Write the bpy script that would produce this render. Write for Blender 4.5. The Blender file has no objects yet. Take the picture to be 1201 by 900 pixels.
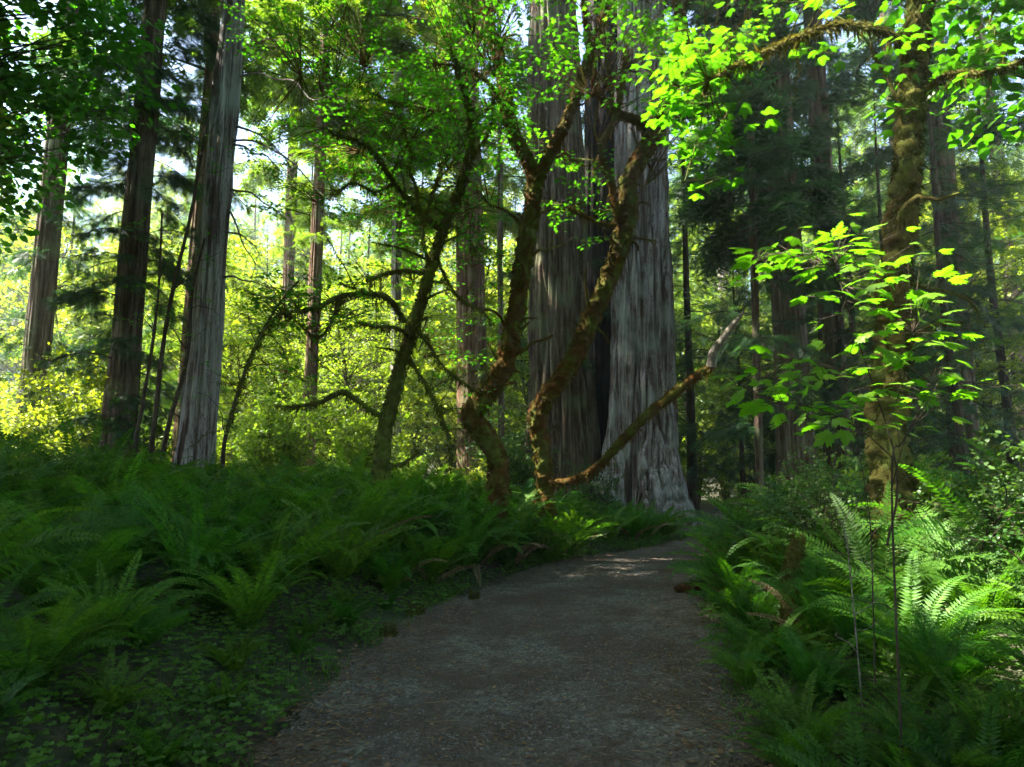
import bpy, math
import numpy as np
from mathutils import Vector
R = math.radians
PI = math.pi
sc = bpy.context.scene
COL = sc.collection

# ------------------------------------------------------------------ camera
W0, H0 = 1201.0, 900.0
F0 = 790.0
CAM = np.array([0.0, 0.0, 1.5])
PITCH = R(8.0)
cd = bpy.data.cameras.new('camera'); cam = bpy.data.objects.new('camera', cd); COL.objects.link(cam)
cam.location = CAM; cam.rotation_euler = (R(90) + PITCH, 0, 0)
cd.sensor_width = 36; cd.lens = F0 / W0 * 36; cd.clip_start = 0.05; cd.clip_end = 2000
sc.camera = cam

def ray(px, py):
    a = (px - W0 / 2) / F0; b = -(py - H0 / 2) / F0
    c, s = math.cos(PITCH), math.sin(PITCH)
    return np.array([a, c - b * s, s + b * c])
def P(px, py, D):
    "the point the photo shows at (px, py), D metres forward of the camera"
    d = ray(px, py); return CAM + d * (D / d[1])
def PP(pts):
    return [P(*p) for p in pts]

# ------------------------------------------------------------------ noise
def _h(ix, iy, iz, s):
    h = (ix * 73856093) ^ (iy * 19349663) ^ (iz * 83492791) ^ (s * 2654435761)
    h = (h ^ (h >> 13)) * 1274126177
    h = h & 0x7fffffff
    return ((h ^ (h >> 16)) & 0xffff) / 65535.0
def vn(p, s=0):
    p = np.asarray(p, float); i = np.floor(p).astype(np.int64); f = p - i; f = f * f * (3 - 2 * f)
    o = 0
    for dx in (0, 1):
        for dy in (0, 1):
            for dz in (0, 1):
                w = (f[..., 0] if dx else 1 - f[..., 0]) * (f[..., 1] if dy else 1 - f[..., 1]) * (f[..., 2] if dz else 1 - f[..., 2])
                o = o + w * _h(i[..., 0] + dx, i[..., 1] + dy, i[..., 2] + dz, s)
    return o
def fbm(p, s=0, n=3):
    o = 0; a = 0.5; t = 0; p = np.asarray(p, float)
    for k in range(n):
        o = o + a * vn(p * 2 ** k, s + k); t += a; a *= .5
    return o / t
def n2(x, y, s=0, n=3):
    return fbm(np.stack([x, y, np.zeros_like(x) + .37], -1), s, n)
def nrm(v):
    return v / np.maximum(np.linalg.norm(v, axis=-1, keepdims=True), 1e-9)

# ------------------------------------------------------------------ terrain
def _edge(pix):
    q = []
    for px, py in pix:
        d = ray(px, py); k = -1.5 / d[2]; q.append((d[1] * k, d[0] * k))
    return np.array(q)
PL = np.vstack([[(-30, -3.2), (0, -1.7), (3, -1.4)], _edge([(405, 775), (440, 752), (478, 730), (520, 706), (560, 690), (600, 675), (640, 662), (695, 651), (742, 646)]), [(17, 4.3), (22, 6.3), (30, 9), (45, 13)]])
PR_ = np.vstack([[(-30, .8), (0, .8), (3, 1.1), (4.5, 1.45)], _edge([(850, 768), (838, 735), (826, 710), (818, 690), (822, 670), (832, 655)]), [(17, 6.5), (22, 8.8), (30, 11.6), (45, 16)]])
def path_l(y): return np.interp(y, PL[:, 0], PL[:, 1])
def path_r(y): return np.interp(y, PR_[:, 0], PR_[:, 1])
def sm(a, b, x):
    t = np.clip((x - a) / (b - a), 0, 1); return t * t * (3 - 2 * t)
def hgt(x, y):
    x = np.asarray(x, float); y = np.asarray(y, float)
    dl = path_l(y) - x; dr = x - path_r(y)
    z = .4 * sm(.05, 1.3, dl) + .5 * sm(2, 7, dl) + .28 * sm(.1, 2.0, dr) + .25 * sm(2, 6, dr)
    z = z * (1 - .7 * sm(14.5, 19, y)) 
    off = sm(0, .8, np.maximum(dl, dr))
    z = z + off * (n2(x * .8, y * .8, 3) - .5) * .22 + (n2(x * .12, y * .12, 9) - .5) * .5 * sm(14, 30, y)
    z = z + .03 * (n2(x * .5, y * .5, 5) - .5)
    d = np.hypot(x, y)
    z = z + 9 * sm(70, 190, d)
    return z
def H(x, y): return float(hgt(np.array([x]), np.array([y]))[0])

# ------------------------------------------------------------------ mesh helpers
class MB:
    def __init__(s): s.v = []; s.f = {3: [], 4: []}; s.n = 0
    def add(s, v, f):
        v = np.asarray(v, np.float32).reshape(-1, 3); f = np.asarray(f, np.int64)
        s.v.append(v); s.f[f.shape[1]].append(f + s.n); s.n += len(v); return s
    def inst(s, tv, tf, M, pos):
        "tv template verts (k,3); M (N,3,3) columns = axes; pos (N,3)"
        tv = np.asarray(tv, float); tf = np.asarray(tf)
        v = np.einsum('nij,kj->nki', M, tv) + pos[:, None, :]
        f = tf[None] + (np.arange(len(pos)) * len(tv))[:, None, None]
        return s.add(v.reshape(-1, 3), f.reshape(-1, tf.shape[1]))
    def mesh(s, name, mat, smooth=False):
        me = bpy.data.meshes.new(name)
        v = np.concatenate(s.v)
        t = np.concatenate(s.f[3]) if s.f[3] else np.zeros((0, 3), int)
        q = np.concatenate(s.f[4]) if s.f[4] else np.zeros((0, 4), int)
        me.vertices.add(len(v)); me.vertices.foreach_set('co', v.ravel())
        loops = np.concatenate([t.ravel(), q.ravel()]).astype(np.int32)
        me.loops.add(len(loops)); me.loops.foreach_set('vertex_index', loops)
        nf = len(t) + len(q); me.polygons.add(nf)
        st = np.concatenate([np.arange(len(t)) * 3, len(t) * 3 + np.arange(len(q)) * 4]).astype(np.int32)
        me.polygons.foreach_set('loop_start', st)
        me.polygons.foreach_set('use_smooth', np.full(nf, smooth))
        me.update(calc_edges=True); me.validate()
        me.materials.append(mat)
        return me
    def build(s, name, mat, parent=None, smooth=False, loc=None):
        return link(name, s.mesh(name, mat, smooth), parent, loc)
def link(name, me, parent=None, loc=None):
    o = bpy.data.objects.new(name, me); COL.objects.link(o)
    if parent is not None: o.parent = parent
    if loc is not None: o.location = loc
    return o
def tag(o, label=None, cat=None, group=None, kind=None):
    if label: o['label'] = label
    if cat: o['category'] = cat
    if group: o['group'] = group
    if kind: o['kind'] = kind
    return o
def empty(name, loc):
    o = bpy.data.objects.new(name, None); COL.objects.link(o); o.location = loc; o.empty_display_size = .2
    return o
def copy_tree(o, parent=None):
    c = o.copy(); COL.objects.link(c)
    if parent is not None: c.parent = parent
    for ch in list(o.children): copy_tree(ch, c)
    return c

def resample(pts, rad, step):
    pts = np.array(pts, float); rad = np.array(rad, float)
    n = len(pts); P0 = np.vstack([2 * pts[0] - pts[1], pts, 2 * pts[-1] - pts[-2]])
    out = []; ro = []
    for i in range(n - 1):
        a, b, c, d = P0[i], P0[i + 1], P0[i + 2], P0[i + 3]
        k = max(2, int(np.linalg.norm(c - b) / step)); t = np.linspace(0, 1, k, endpoint=False)[:, None]
        out.append(.5 * ((2 * b) + (-a + c) * t + (2 * a - 5 * b + 4 * c - d) * t ** 2 + (-a + 3 * b - 3 * c + d) * t ** 3))
        ro.append(rad[i] + (rad[i + 1] - rad[i]) * t[:, 0])
    out.append(pts[-1:]); ro.append(rad[-1:])
    return np.concatenate(out), np.concatenate(ro)
def frames(p):
    T = nrm(np.gradient(p, axis=0)); N = np.zeros_like(T)
    u = np.array([0, 0, 1.]) if abs(T[0][2]) < .9 else np.array([1., 0, 0])
    N[0] = nrm(u - T[0] * u.dot(T[0]))
    for i in range(1, len(p)):
        v = N[i - 1] - T[i] * N[i - 1].dot(T[i]); N[i] = v / max(np.linalg.norm(v), 1e-9)
    return T, N, np.cross(T, N)
def tube(mb, pts, rad, seg=8, step=.2, bump=0., freq=4., seed=0, cap=True):
    p, r = resample(pts, rad, step)
    T, N, B = frames(p)
    a = np.arange(seg) * 2 * PI / seg
    dirs = N[:, None] * np.cos(a)[None, :, None] + B[:, None] * np.sin(a)[None, :, None]
    v = p[:, None] + dirs * r[:, None, None]
    if bump:
        nn = fbm(v * freq, seed, 3) - .45
        v = p[:, None] + dirs * (r[:, None] * (1 + bump * nn * 2))[..., None]
    m = len(p)
    i = np.arange(m - 1)[:, None] * seg; j = np.arange(seg)[None]; j2 = (j + 1) % seg
    f = np.stack([i + j, i + j2, i + seg + j2, i + seg + j], -1).reshape(-1, 4)
    base = mb.n
    mb.add(v.reshape(-1, 3), f)
    if cap:
        k = (m - 1) * seg
        tv = np.vstack([v[-1], p[-1:] + T[-1:] * r[-1] * .6]); jj = np.arange(seg)
        mb.add(tv, np.stack([jj, (jj + 1) % seg, np.full(seg, seg)], -1))
    return p, r, v, dirs
def sticks(mb, a, b, ra, rb):
    "many thin three-sided twigs at once"
    a = np.asarray(a, float); b = np.asarray(b, float); n = len(a)
    if n == 0: return
    d = nrm(b - a); u = np.where(np.abs(d[:, 2:3]) < .9, np.array([[0, 0, 1.]]), np.array([[1., 0, 0]]))
    x = nrm(np.cross(d, u)); y = np.cross(d, x)
    ra = np.broadcast_to(ra, (n,)); rb = np.broadcast_to(rb, (n,))
    V = []
    for e, rr in ((a, ra), (b, rb)):
        for k in range(3):
            t = k * 2 * PI / 3
            V.append(e + (x * math.cos(t) + y * math.sin(t)) * rr[:, None])
    V = np.stack(V, 1)
    f = np.array([[0, 1, 4, 3], [1, 2, 5, 4], [2, 0, 3, 5]])
    mb.add(V.reshape(-1, 3), (f[None] + (np.arange(n) * 6)[:, None, None]).reshape(-1, 4))
def axes(fwd, up, sx, sy=None, sz=None):
    "matrices whose y column is fwd, z column about up"
    fwd = nrm(fwd); x = nrm(np.cross(fwd, up)); z = np.cross(x, fwd)
    sx = np.broadcast_to(sx, (len(fwd),)); sy = sx if sy is None else np.broadcast_to(sy, (len(fwd),)); sz = sx if sz is None else sz
    return np.stack([x * sx[:, None], fwd * sy[:, None], z * np.broadcast_to(sz, (len(fwd),))[:, None]], -1)

# ------------------------------------------------------------------ materials
def mat(name):
    m = bpy.data.materials.new(name); m.use_nodes = True; nt = m.node_tree; nt.nodes.clear()
    return m, nt, nt.nodes.new, nt.links.new
def ramp(nt, fac, stops):
    r = nt.nodes.new('ShaderNodeValToRGB'); e = r.color_ramp.elements
    while len(e) > len(stops): e.remove(e[-1])
    while len(e) < len(stops): e.new(1)
    for k, (p, c) in enumerate(stops): e[k].position = p; e[k].color = (*c, 1)
    nt.links.new(fac, r.inputs[0]); return r.outputs[0]
def mixc(nt, fac, a, b, mode='MIX'):
    m = nt.nodes.new('ShaderNodeMix'); m.data_type = 'RGBA'; m.blend_type = mode
    for s, v in ((m.inputs[0], fac), (m.inputs[6], a), (m.inputs[7], b)):
        if isinstance(v, (int, float)): s.default_value = v
        elif isinstance(v, tuple): s.default_value = (*v, 1)
        else: nt.links.new(v, s)
    return m.outputs[2]
def noise(nt, scale, detail=3, vec=None, stretch=None, rough=.55):
    n = nt.nodes.new('ShaderNodeTexNoise'); n.inputs['Scale'].default_value = scale; n.inputs['Detail'].default_value = detail
    n.inputs['Roughness'].default_value = rough
    if vec is None:
        vec = nt.nodes.new('ShaderNodeTexCoord').outputs['Object']
    if stretch:
        mp = nt.nodes.new('ShaderNodeMapping'); mp.inputs['Scale'].default_value = stretch
        nt.links.new(vec, mp.inputs[0]); vec = mp.outputs[0]
    nt.links.new(vec, n.inputs['Vector']); return n.outputs[0]
def bump(nt, h, strength, dist):
    b = nt.nodes.new('ShaderNodeBump'); b.inputs['Strength'].default_value = strength; b.inputs['Distance'].default_value = dist
    nt.links.new(h, b.inputs['Height']); return b.outputs[0]

def leaf_mat(name, dark, mid, light, trans=.5, tcol=None, rough=.45, spec=.35, clump=1.2):
    m, nt, N, L = mat(name)
    g = N('ShaderNodeNewGeometry'); oi = N('ShaderNodeObjectInfo')
    c1 = ramp(nt, g.outputs['Random Per Island'], [(0, dark), (.5, mid), (1, light)])
    cl = noise(nt, clump, 2)
    c2 = ramp(nt, cl, [(.35, tuple(x * .75 for x in mid)), (.65, light)])
    c = mixc(nt, .4, c1, c2)
    hs = N('ShaderNodeHueSaturation'); L(c, hs.inputs['Color'])
    mr = N('ShaderNodeMapRange'); L(oi.outputs['Random'], mr.inputs[0]); mr.inputs[3].default_value = .475; mr.inputs[4].default_value = .52
    L(mr.outputs[0], hs.inputs['Hue'])
    mv = N('ShaderNodeMapRange'); L(oi.outputs['Random'], mv.inputs[0]); mv.inputs[3].default_value = 1.15; mv.inputs[4].default_value = .8
    L(mv.outputs[0], hs.inputs['Value'])
    p = N('ShaderNodeBsdfPrincipled'); L(hs.outputs[0], p.inputs['Base Color']); p.inputs['Roughness'].default_value = rough
    p.inputs['Specular IOR Level'].default_value = spec
    t = N('ShaderNodeBsdfTranslucent')
    tc = mixc(nt, 1., hs.outputs[0], tcol or (1.5, 1.5, .6), 'MULTIPLY'); L(tc, t.inputs['Color'])
    mx = N('ShaderNodeMixShader'); mx.inputs[0].default_value = trans
    L(p.outputs[0], mx.inputs[1]); L(t.outputs[0], mx.inputs[2])
    o = N('ShaderNodeOutputMaterial'); L(mx.outputs[0], o.inputs[0])
    return m

def bark_mat(name, cols, fine=(0.5, 0.5, 1), stretch=(9, 9, .7), bstr=.8, bdist=.03, lichen=None, rough=.9):
    m, nt, N, L = mat(name)
    n1 = noise(nt, 1.0, 6, stretch=stretch, rough=.65)
    n2_ = noise(nt, .9, 3)
    n3 = noise(nt, 1.0, 4, stretch=(26, 26, 5), rough=.7)
    c = ramp(nt, n1, [(.36, cols[0]), (.46, cols[1]), (.64, cols[2])])
    c = mixc(nt, n3, c, mixc(nt, 1., c, (.6, .55, .5), 'MULTIPLY'))
    n4 = noise(nt, 1.0, 5, stretch=(stretch[0] * .55, stretch[1] * .55, stretch[2] * .35), rough=.7)
    c = mixc(nt, ramp(nt, n4, [(.44, (.9, .9, .9)), (.52, (0, 0, 0))]), c, cols[0])
    crk = noise(nt, 1.0, 3, stretch=(stretch[0] * 2.2, stretch[1] * 2.2, stretch[2] * 1.8), rough=.5)
    c = mixc(nt, ramp(nt, crk, [(.465, (0, 0, 0)), (.485, (.9, .9, .9)), (.495, (.9, .9, .9)), (.515, (0, 0, 0))]), c, cols[0])
    if lichen:
        f = ramp(nt, n2_, [(.5, (0, 0, 0)), (.68, (.7, .7, .7))])
        c = mixc(nt, f, c, lichen)
    p = N('ShaderNodeBsdfPrincipled'); L(c, p.inputs['Base Color']); p.inputs['Roughness'].default_value = rough
    p.inputs['Specular IOR Level'].default_value = .15
    a = N('ShaderNodeMath'); a.operation = 'ADD'; L(n1, a.inputs[0]); L(n3, a.inputs[1])
    L(bump(nt, a.outputs[0], bstr, bdist), p.inputs['Normal'])
    o = N('ShaderNodeOutputMaterial'); L(p.outputs[0], o.inputs[0])
    return m
def moss_mat(name, brown, olive, green, sc_=2.2, lo=.35, hi=.62):
    m, nt, N, L = mat(name)
    n1 = noise(nt, sc_, 4); n3 = noise(nt, 45, 3)
    c = ramp(nt, n1, [(lo, brown), ((lo + hi) / 2, olive), (hi, green)])
    c = mixc(nt, n3, mixc(nt, 1., c, (.5, .5, .5), 'MULTIPLY'), mixc(nt, 1., c, (1.5, 1.5, 1.5), 'MULTIPLY'))
    p = N('ShaderNodeBsdfPrincipled'); L(c, p.inputs['Base Color']); p.inputs['Roughness'].default_value = .95
    p.inputs['Specular IOR Level'].default_value = .1
    L(bump(nt, n3, .9, .02), p.inputs['Normal'])
    o = N('ShaderNodeOutputMaterial'); L(p.outputs[0], o.inputs[0])
    return m

M_RW_GREY = bark_mat('redwood_bark_grey', [(.06, .036, .027), (.27, .24, .235), (.46, .44, .44)], lichen=(.3, .32, .28))
M_RW_BROWN = bark_mat('redwood_bark_brown', [(.05, .03, .02), (.15, .105, .075), (.27, .22, .17)], lichen=(.15, .17, .09))
M_RW_DARK = bark_mat('redwood_bark_dark', [(.006, .005, .005), (.018, .014, .013), (.04, .034, .03)])  # near-black bark tones for the middle trunk of the cluster
M_RW_RED = bark_mat('conifer_bark_reddish', [(.07, .035, .02), (.2, .115, .07), (.34, .23, .16)], stretch=(6, 6, .6), lichen=(.14, .16, .07))
M_THIN = bark_mat('thin_bark', [(.03, .022, .015), (.07, .05, .035), (.12, .1, .07)], stretch=(14, 14, 3), bdist=.01)
M_DEAD = bark_mat('dead_twig_wood', [(.09, .075, .06), (.2, .17, .14), (.33, .3, .26)], stretch=(20, 20, 20), bdist=.005)
M_MOSS = moss_mat('moss_rust_and_green', (.075, .03, .006), (.07, .042, .01), (.075, .09, .014), 3.2)
M_MOSS_G = moss_mat('moss_green', (.05, .04, .012), (.075, .085, .018), (.1, .14, .02))
M_MOSS_Y = moss_mat('moss_golden', (.05, .035, .012), (.1, .085, .02), (.1, .12, .025), 3.5)
M_STRAND = leaf_mat('moss_strands', (.04, .035, .007), (.07, .07, .014), (.11, .13, .025), .35, (1.2, 1.1, .6), .9, .1)
M_STRAND_R = leaf_mat('moss_strands_rust', (.05, .022, .005), (.085, .045, .01), (.1, .1, .018), .35, (1.2, 1.0, .6), .9, .1)
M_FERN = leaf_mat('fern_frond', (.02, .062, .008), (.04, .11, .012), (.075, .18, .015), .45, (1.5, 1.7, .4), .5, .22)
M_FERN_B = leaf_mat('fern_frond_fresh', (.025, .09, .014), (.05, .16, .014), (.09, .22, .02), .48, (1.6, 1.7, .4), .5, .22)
M_COVER = leaf_mat('ground_cover_leaf', (.03, .085, .008), (.06, .16, .014), (.1, .22, .025), .45, (1.5, 1.6, .6), .45, .35, 2.5)
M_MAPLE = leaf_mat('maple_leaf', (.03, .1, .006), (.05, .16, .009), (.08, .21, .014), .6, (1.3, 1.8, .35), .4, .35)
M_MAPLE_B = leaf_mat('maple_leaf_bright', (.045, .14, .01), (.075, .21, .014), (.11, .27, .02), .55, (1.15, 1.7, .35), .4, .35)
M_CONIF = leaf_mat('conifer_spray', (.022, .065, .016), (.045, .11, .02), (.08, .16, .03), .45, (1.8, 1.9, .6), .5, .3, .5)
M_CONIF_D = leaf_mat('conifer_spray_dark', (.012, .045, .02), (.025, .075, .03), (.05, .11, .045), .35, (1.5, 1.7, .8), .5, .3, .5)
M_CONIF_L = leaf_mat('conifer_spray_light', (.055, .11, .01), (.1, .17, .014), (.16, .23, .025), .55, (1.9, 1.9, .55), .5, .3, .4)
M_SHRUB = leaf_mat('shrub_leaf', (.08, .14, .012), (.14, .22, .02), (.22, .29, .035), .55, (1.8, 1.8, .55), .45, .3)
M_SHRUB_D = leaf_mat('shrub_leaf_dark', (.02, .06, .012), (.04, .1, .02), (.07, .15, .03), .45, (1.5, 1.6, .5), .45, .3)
M_LITTER = leaf_mat('litter', (.07, .035, .015), (.15, .09, .045), (.3, .21, .12), .1, (1, 1, 1), .8, .2)

def ground_mat():
    m, nt, N, L = mat('forest_soil')
    a = noise(nt, 1.3, 5); b = noise(nt, 14, 5); g = noise(nt, .5, 3)
    c = ramp(nt, b, [(.3, (.018, .012, .008)), (.55, (.05, .033, .02)), (.75, (.1, .07, .04))])
    c = mixc(nt, ramp(nt, a, [(.42, (0, 0, 0)), (.6, (.85, .85, .85))]), c, (.03, .055, .012))
    p = N('ShaderNodeBsdfPrincipled'); L(c, p.inputs['Base Color']); p.inputs['Roughness'].default_value = .95
    L(bump(nt, b, 1, .05), p.inputs['Normal'])
    o = N('ShaderNodeOutputMaterial'); L(p.outputs[0], o.inputs[0]); return m
def path_mat():
    m, nt, N, L = mat('trail_gravel')
    tc = N('ShaderNodeTexCoord').outputs['Object']
    v = N('ShaderNodeTexVoronoi'); v.inputs['Scale'].default_value = 38; L(tc, v.inputs['Vector'])
    v2 = N('ShaderNodeTexVoronoi'); v2.inputs['Scale'].default_value = 130; L(tc, v2.inputs['Vector'])
    b = noise(nt, 25, 6); big = noise(nt, .9, 4); mid = noise(nt, 5, 5, rough=.7)
    c = ramp(nt, b, [(.3, (.05, .04, .034)), (.5, (.13, .11, .095)), (.72, (.27, .24, .21))])
    st = ramp(nt, v.outputs['Color'], [(.2, (.06, .055, .055)), (.6, (.15, .14, .135)), (.95, (.36, .34, .33))])
    c = mixc(nt, .6, c, st)
    dirt = ramp(nt, mid, [(.3, (.03, .019, .012)), (.55, (.085, .056, .036)), (.8, (.17, .12, .08))])
    f = ramp(nt, big, [(.4, (.1, .1, .1)), (.56, (.95, .95, .95))])
    c = mixc(nt, f, c, dirt); c = mixc(nt, 1., c, (1.03, 1., .93), 'MULTIPLY')
    f2 = ramp(nt, mid, [(.5, (0, 0, 0)), (.6, (.85, .85, .85))])
    c = mixc(nt, f2, c, (.06, .036, .024))
    p = N('ShaderNodeBsdfPrincipled'); L(c, p.inputs['Base Color']); p.inputs['Roughness'].default_value = .85
    ad = N('ShaderNodeMath'); ad.operation = 'ADD'; L(v.outputs['Distance'], ad.inputs[0]); L(b, ad.inputs[1])
    L(bump(nt, ad.outputs[0], 1., .03), p.inputs['Normal'])
    o = N('ShaderNodeOutputMaterial'); L(p.outputs[0], o.inputs[0]); return m
M_SOIL = ground_mat(); M_PATH = path_mat()

# ------------------------------------------------------------------ ground and trail
def axis(n, a, b, fine0, fine1, step):
    core = np.arange(fine0, fine1 + 1e-6, step)
    lo = fine0 - np.geomspace(step * 1.5, fine0 - a, n); hi = fine1 + np.geomspace(step * 1.5, b - fine1, n)
    return np.concatenate([lo[::-1], core, hi])
gx = axis(34, -215, 215, -12, 14, .16); gy = axis(34, -120, 215, -2, 28, .16)
X, Y = np.meshgrid(gx, gy); Z = hgt(X, Y)
nx, ny = len(gx), len(gy)
i = np.arange(ny - 1)[:, None] * nx; j = np.arange(nx - 1)[None]
F = np.stack([i + j, i + j + 1, i + nx + j + 1, i + nx + j], -1).reshape(-1, 4)
g = MB(); g.add(np.stack([X, Y, Z], -1), F)
go = g.build('ground', M_SOIL, smooth=True); tag(go, 'dark forest soil under the ferns on both sides of the trail', 'ground', kind='structure')

ys = np.concatenate([np.arange(-8, 30, .1), np.arange(30, 60, .5)]); K = 40
rng = np.random.default_rng(5)
el = (n2(ys * 1.9, ys * 0, 21, 4) - .5) * .4; er = (n2(ys * 1.9, ys * 0 + 5, 22, 4) - .5) * .35
t = np.linspace(0, 1, K)[None]
l = (path_l(ys) + el - .05)[:, None]; r = (path_r(ys) + er + .05)[:, None]
X = l + (r - l) * t; Y = np.repeat(ys[:, None], K, 1)
Z = hgt(X, Y) + .016 + .012 * (n2(X * 3, Y * 3, 8) - .5)
Z[:, 0] -= .06; Z[:, -1] -= .06
i = np.arange(len(ys) - 1)[:, None] * K; j = np.arange(K - 1)[None]
F = np.stack([i + j, i + j + 1, i + K + j + 1, i + K + j], -1).reshape(-1, 4)
g = MB(); g.add(np.stack([X, Y, Z], -1), F)
tag(g.build('path', M_PATH, smooth=True), 'grey gravel forest trail curving right past the giant redwoods', 'trail', kind='structure')

# ------------------------------------------------------------------ leaf templates
def leaf_outline(pts, cup=.12):
    "fan of triangles from the leaf's middle"
    pts = np.array(pts, float); c = np.array([[0, .42, 0]])
    v = np.vstack([c, np.column_stack([pts, np.zeros(len(pts))])])
    v[1:, 2] = -cup * (np.abs(v[1:, 0]) ** 1.5) - cup * .6 * np.maximum(v[1:, 1] - .4, 0)
    n = len(pts); k = np.arange(n)
    return v, np.stack([np.zeros(n, int), 1 + k, 1 + (k + 1) % n], -1)
def palm(side):
    return [(0, 0)] + side + [(0, 1.0)] + [(-x, y) for x, y in side[::-1]]
MAPLE_HI = leaf_outline(palm([(.1, .03), (.22, -.06), (.25, .06), (.4, .06), (.33, .17), (.52, .26), (.42, .32), (.6, .47), (.45, .46), (.5, .62), (.3, .52), (.2, .5), (.27, .68), (.17, .7), (.15, .85)]), .3)
MAPLE_LO = leaf_outline(palm([(.34, .0), (.24, .2), (.55, .42), (.2, .46), (.15, .75)]), .3)
KITE = (np.array([(0, 0, 0), (.5, .35, .05), (0, 1, -.08), (-.5, .35, .05)]), np.array([[0, 1, 2, 3]]))
OVATE = (np.array([(0, 0, 0), (.32, .25, .04), (.34, .6, .02), (0, 1, -.1), (-.34, .6, .02), (-.32, .25, .04)]), np.array([[0, 1, 4, 5], [1, 2, 3, 4]]))
# conifer spray: a flat feather of needles
def spray_template(n=6, droop=.25, w=.085):
    v = []; f = []
    def tri(a, b, c):
        k = len(v); v.extend([a, b, c]); f.append((k, k + 1, k + 2))
    tri((-.02, 0, 0), (.02, 0, 0), (0, 1, -droop))
    for k in range(n):
        t = .08 + .82 * k / (n - 1)
        for s in (-1, 1):
            tt = t + (.04 if s > 0 else 0); ln = .42 * math.sin(PI * (.25 + .7 * tt)) + .06
            zz = -droop * tt ** 1.6
            tri((0, tt - w * .5, zz), (0, tt + w * .5, zz), (s * ln, tt + ln * .75, zz - .1 * ln))
    return np.array(v), np.array(f)
SPRAY = spray_template(6); SPRAY_LO = spray_template(4, .3, .16)

# ------------------------------------------------------------------ conifers
def conifer(h, cb, rad, nb, seed, trunk_r, spray=.34, droop=.35, tmpl=SPRAY, thin=.0, seg=14, trunk_bump=.1, dens=1., trunk_top=None):
    "returns (trunk MB, limb MB, crown MB) for a tree standing at the origin"
    g = np.random.default_rng(seed)
    tr = MB(); lb = MB(); cr = MB()
    hs = np.array([-.6, 0, .5, 2, h * .2, h * .45, h * .75, h])
    rs = np.array([1.7, 1.45, 1.2, 1.0, .86, .66, .34, .03]) * trunk_r
    tp = [(g.normal() * .02 * z * .3, g.normal() * .02 * z * .3, z) for z in hs]
    tube(tr, tp, rs, seg, .5 if h > 25 else .3, trunk_bump, 2.2 / max(trunk_r, .12), seed)
    P_, R_ = resample(tp, rs, .5)
    for k in range(nb):
        u = (k + g.random()) / nb
        z = cb + (h - cb) * u ** .9
        L = rad * ((1 - u) ** .7 * .92 + .08) * g.uniform(.65, 1.15)
        if u < .15: L *= .6 + 2.5 * u
        az = g.random() * 2 * PI
        c0 = np.array([np.interp(z, P_[:, 2], P_[:, 0]), np.interp(z, P_[:, 2], P_[:, 1]), z])
        d = np.array([math.cos(az), math.sin(az), 0])
        m = 5; tt = np.linspace(0, 1, m)
        rise = g.uniform(-.05, .25)
        pts = c0 + d * L * tt[:, None] + np.array([0, 0, 1]) * ((rise * tt - (droop + g.uniform(-.1, .15)) * tt ** 2) * L)[:, None]
        side = np.array([-d[1], d[0], 0]); pts = pts + side * (g.normal() * .08 * L * tt ** 2)[:, None]
        br = max(.006, L * .011)
        sticks(lb, pts[:-1], pts[1:], np.linspace(br, br * .3, m - 1), np.linspace(br * .8, .004, m - 1))
        n = max(5, int(L * 8.0 * dens))
        ti = np.sort(g.random(n)) * .9 + .1
        q = np.stack([np.interp(ti, tt, pts[:, a]) for a in range(3)], -1)
        sgn = np.where(np.arange(n) % 2 == 0, 1., -1.)
        bl = (.28 * L * (1 - ti) + .25) * g.uniform(.6, 1.2, n)
        bd = nrm(d * g.uniform(.35, .9, n)[:, None] + side * sgn[:, None] + np.array([0, 0, -1.]) * g.uniform(.05, .55, n)[:, None])
        e = q + bd * bl[:, None]
        sticks(lb, q, e, .004, .002)
        ns = np.maximum(1, (bl / (spray * .5)).astype(int))
        idx = np.repeat(np.arange(n), ns); w = g.random(len(idx))
        pos = q[idx] + (e[idx] - q[idx]) * w[:, None]
        fw = nrm(bd[idx] + g.normal(size=(len(idx), 3)) * .45 + np.array([0, 0, -.15]))
        up = nrm(np.array([0, 0, 1.]) + g.normal(size=(len(idx), 3)) * .35)
        s = spray * g.uniform(.6, 1.25, len(idx))
        cr.inst(*tmpl, axes(fw, up, s), pos + g.normal(size=pos.shape) * .04)
    return tr, lb, cr

def con_proto(name, mats, **k):
    tr, lb, cr = conifer(**k)
    return dict(name=name, trunk=tr.mesh('trunk', mats[0], True), limb=lb.mesh('limbs', M_THIN), crown=cr.mesh('crown', mats[1]))
def place(pr, x, y, s, rz, label, cat, group, lean=(0, 0), sink=0.):
    e = empty(pr['name'], (x, y, H(x, y) - sink)); e.rotation_euler = (lean[0], lean[1], rz); e.scale = (s, s, s)
    tag(e, label, cat, group)
    t = link('trunk', pr['trunk'], e)
    if pr.get('limb'): link('limbs', pr['limb'], t)
    link('crown', pr['crown'], e)
    return e

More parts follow.
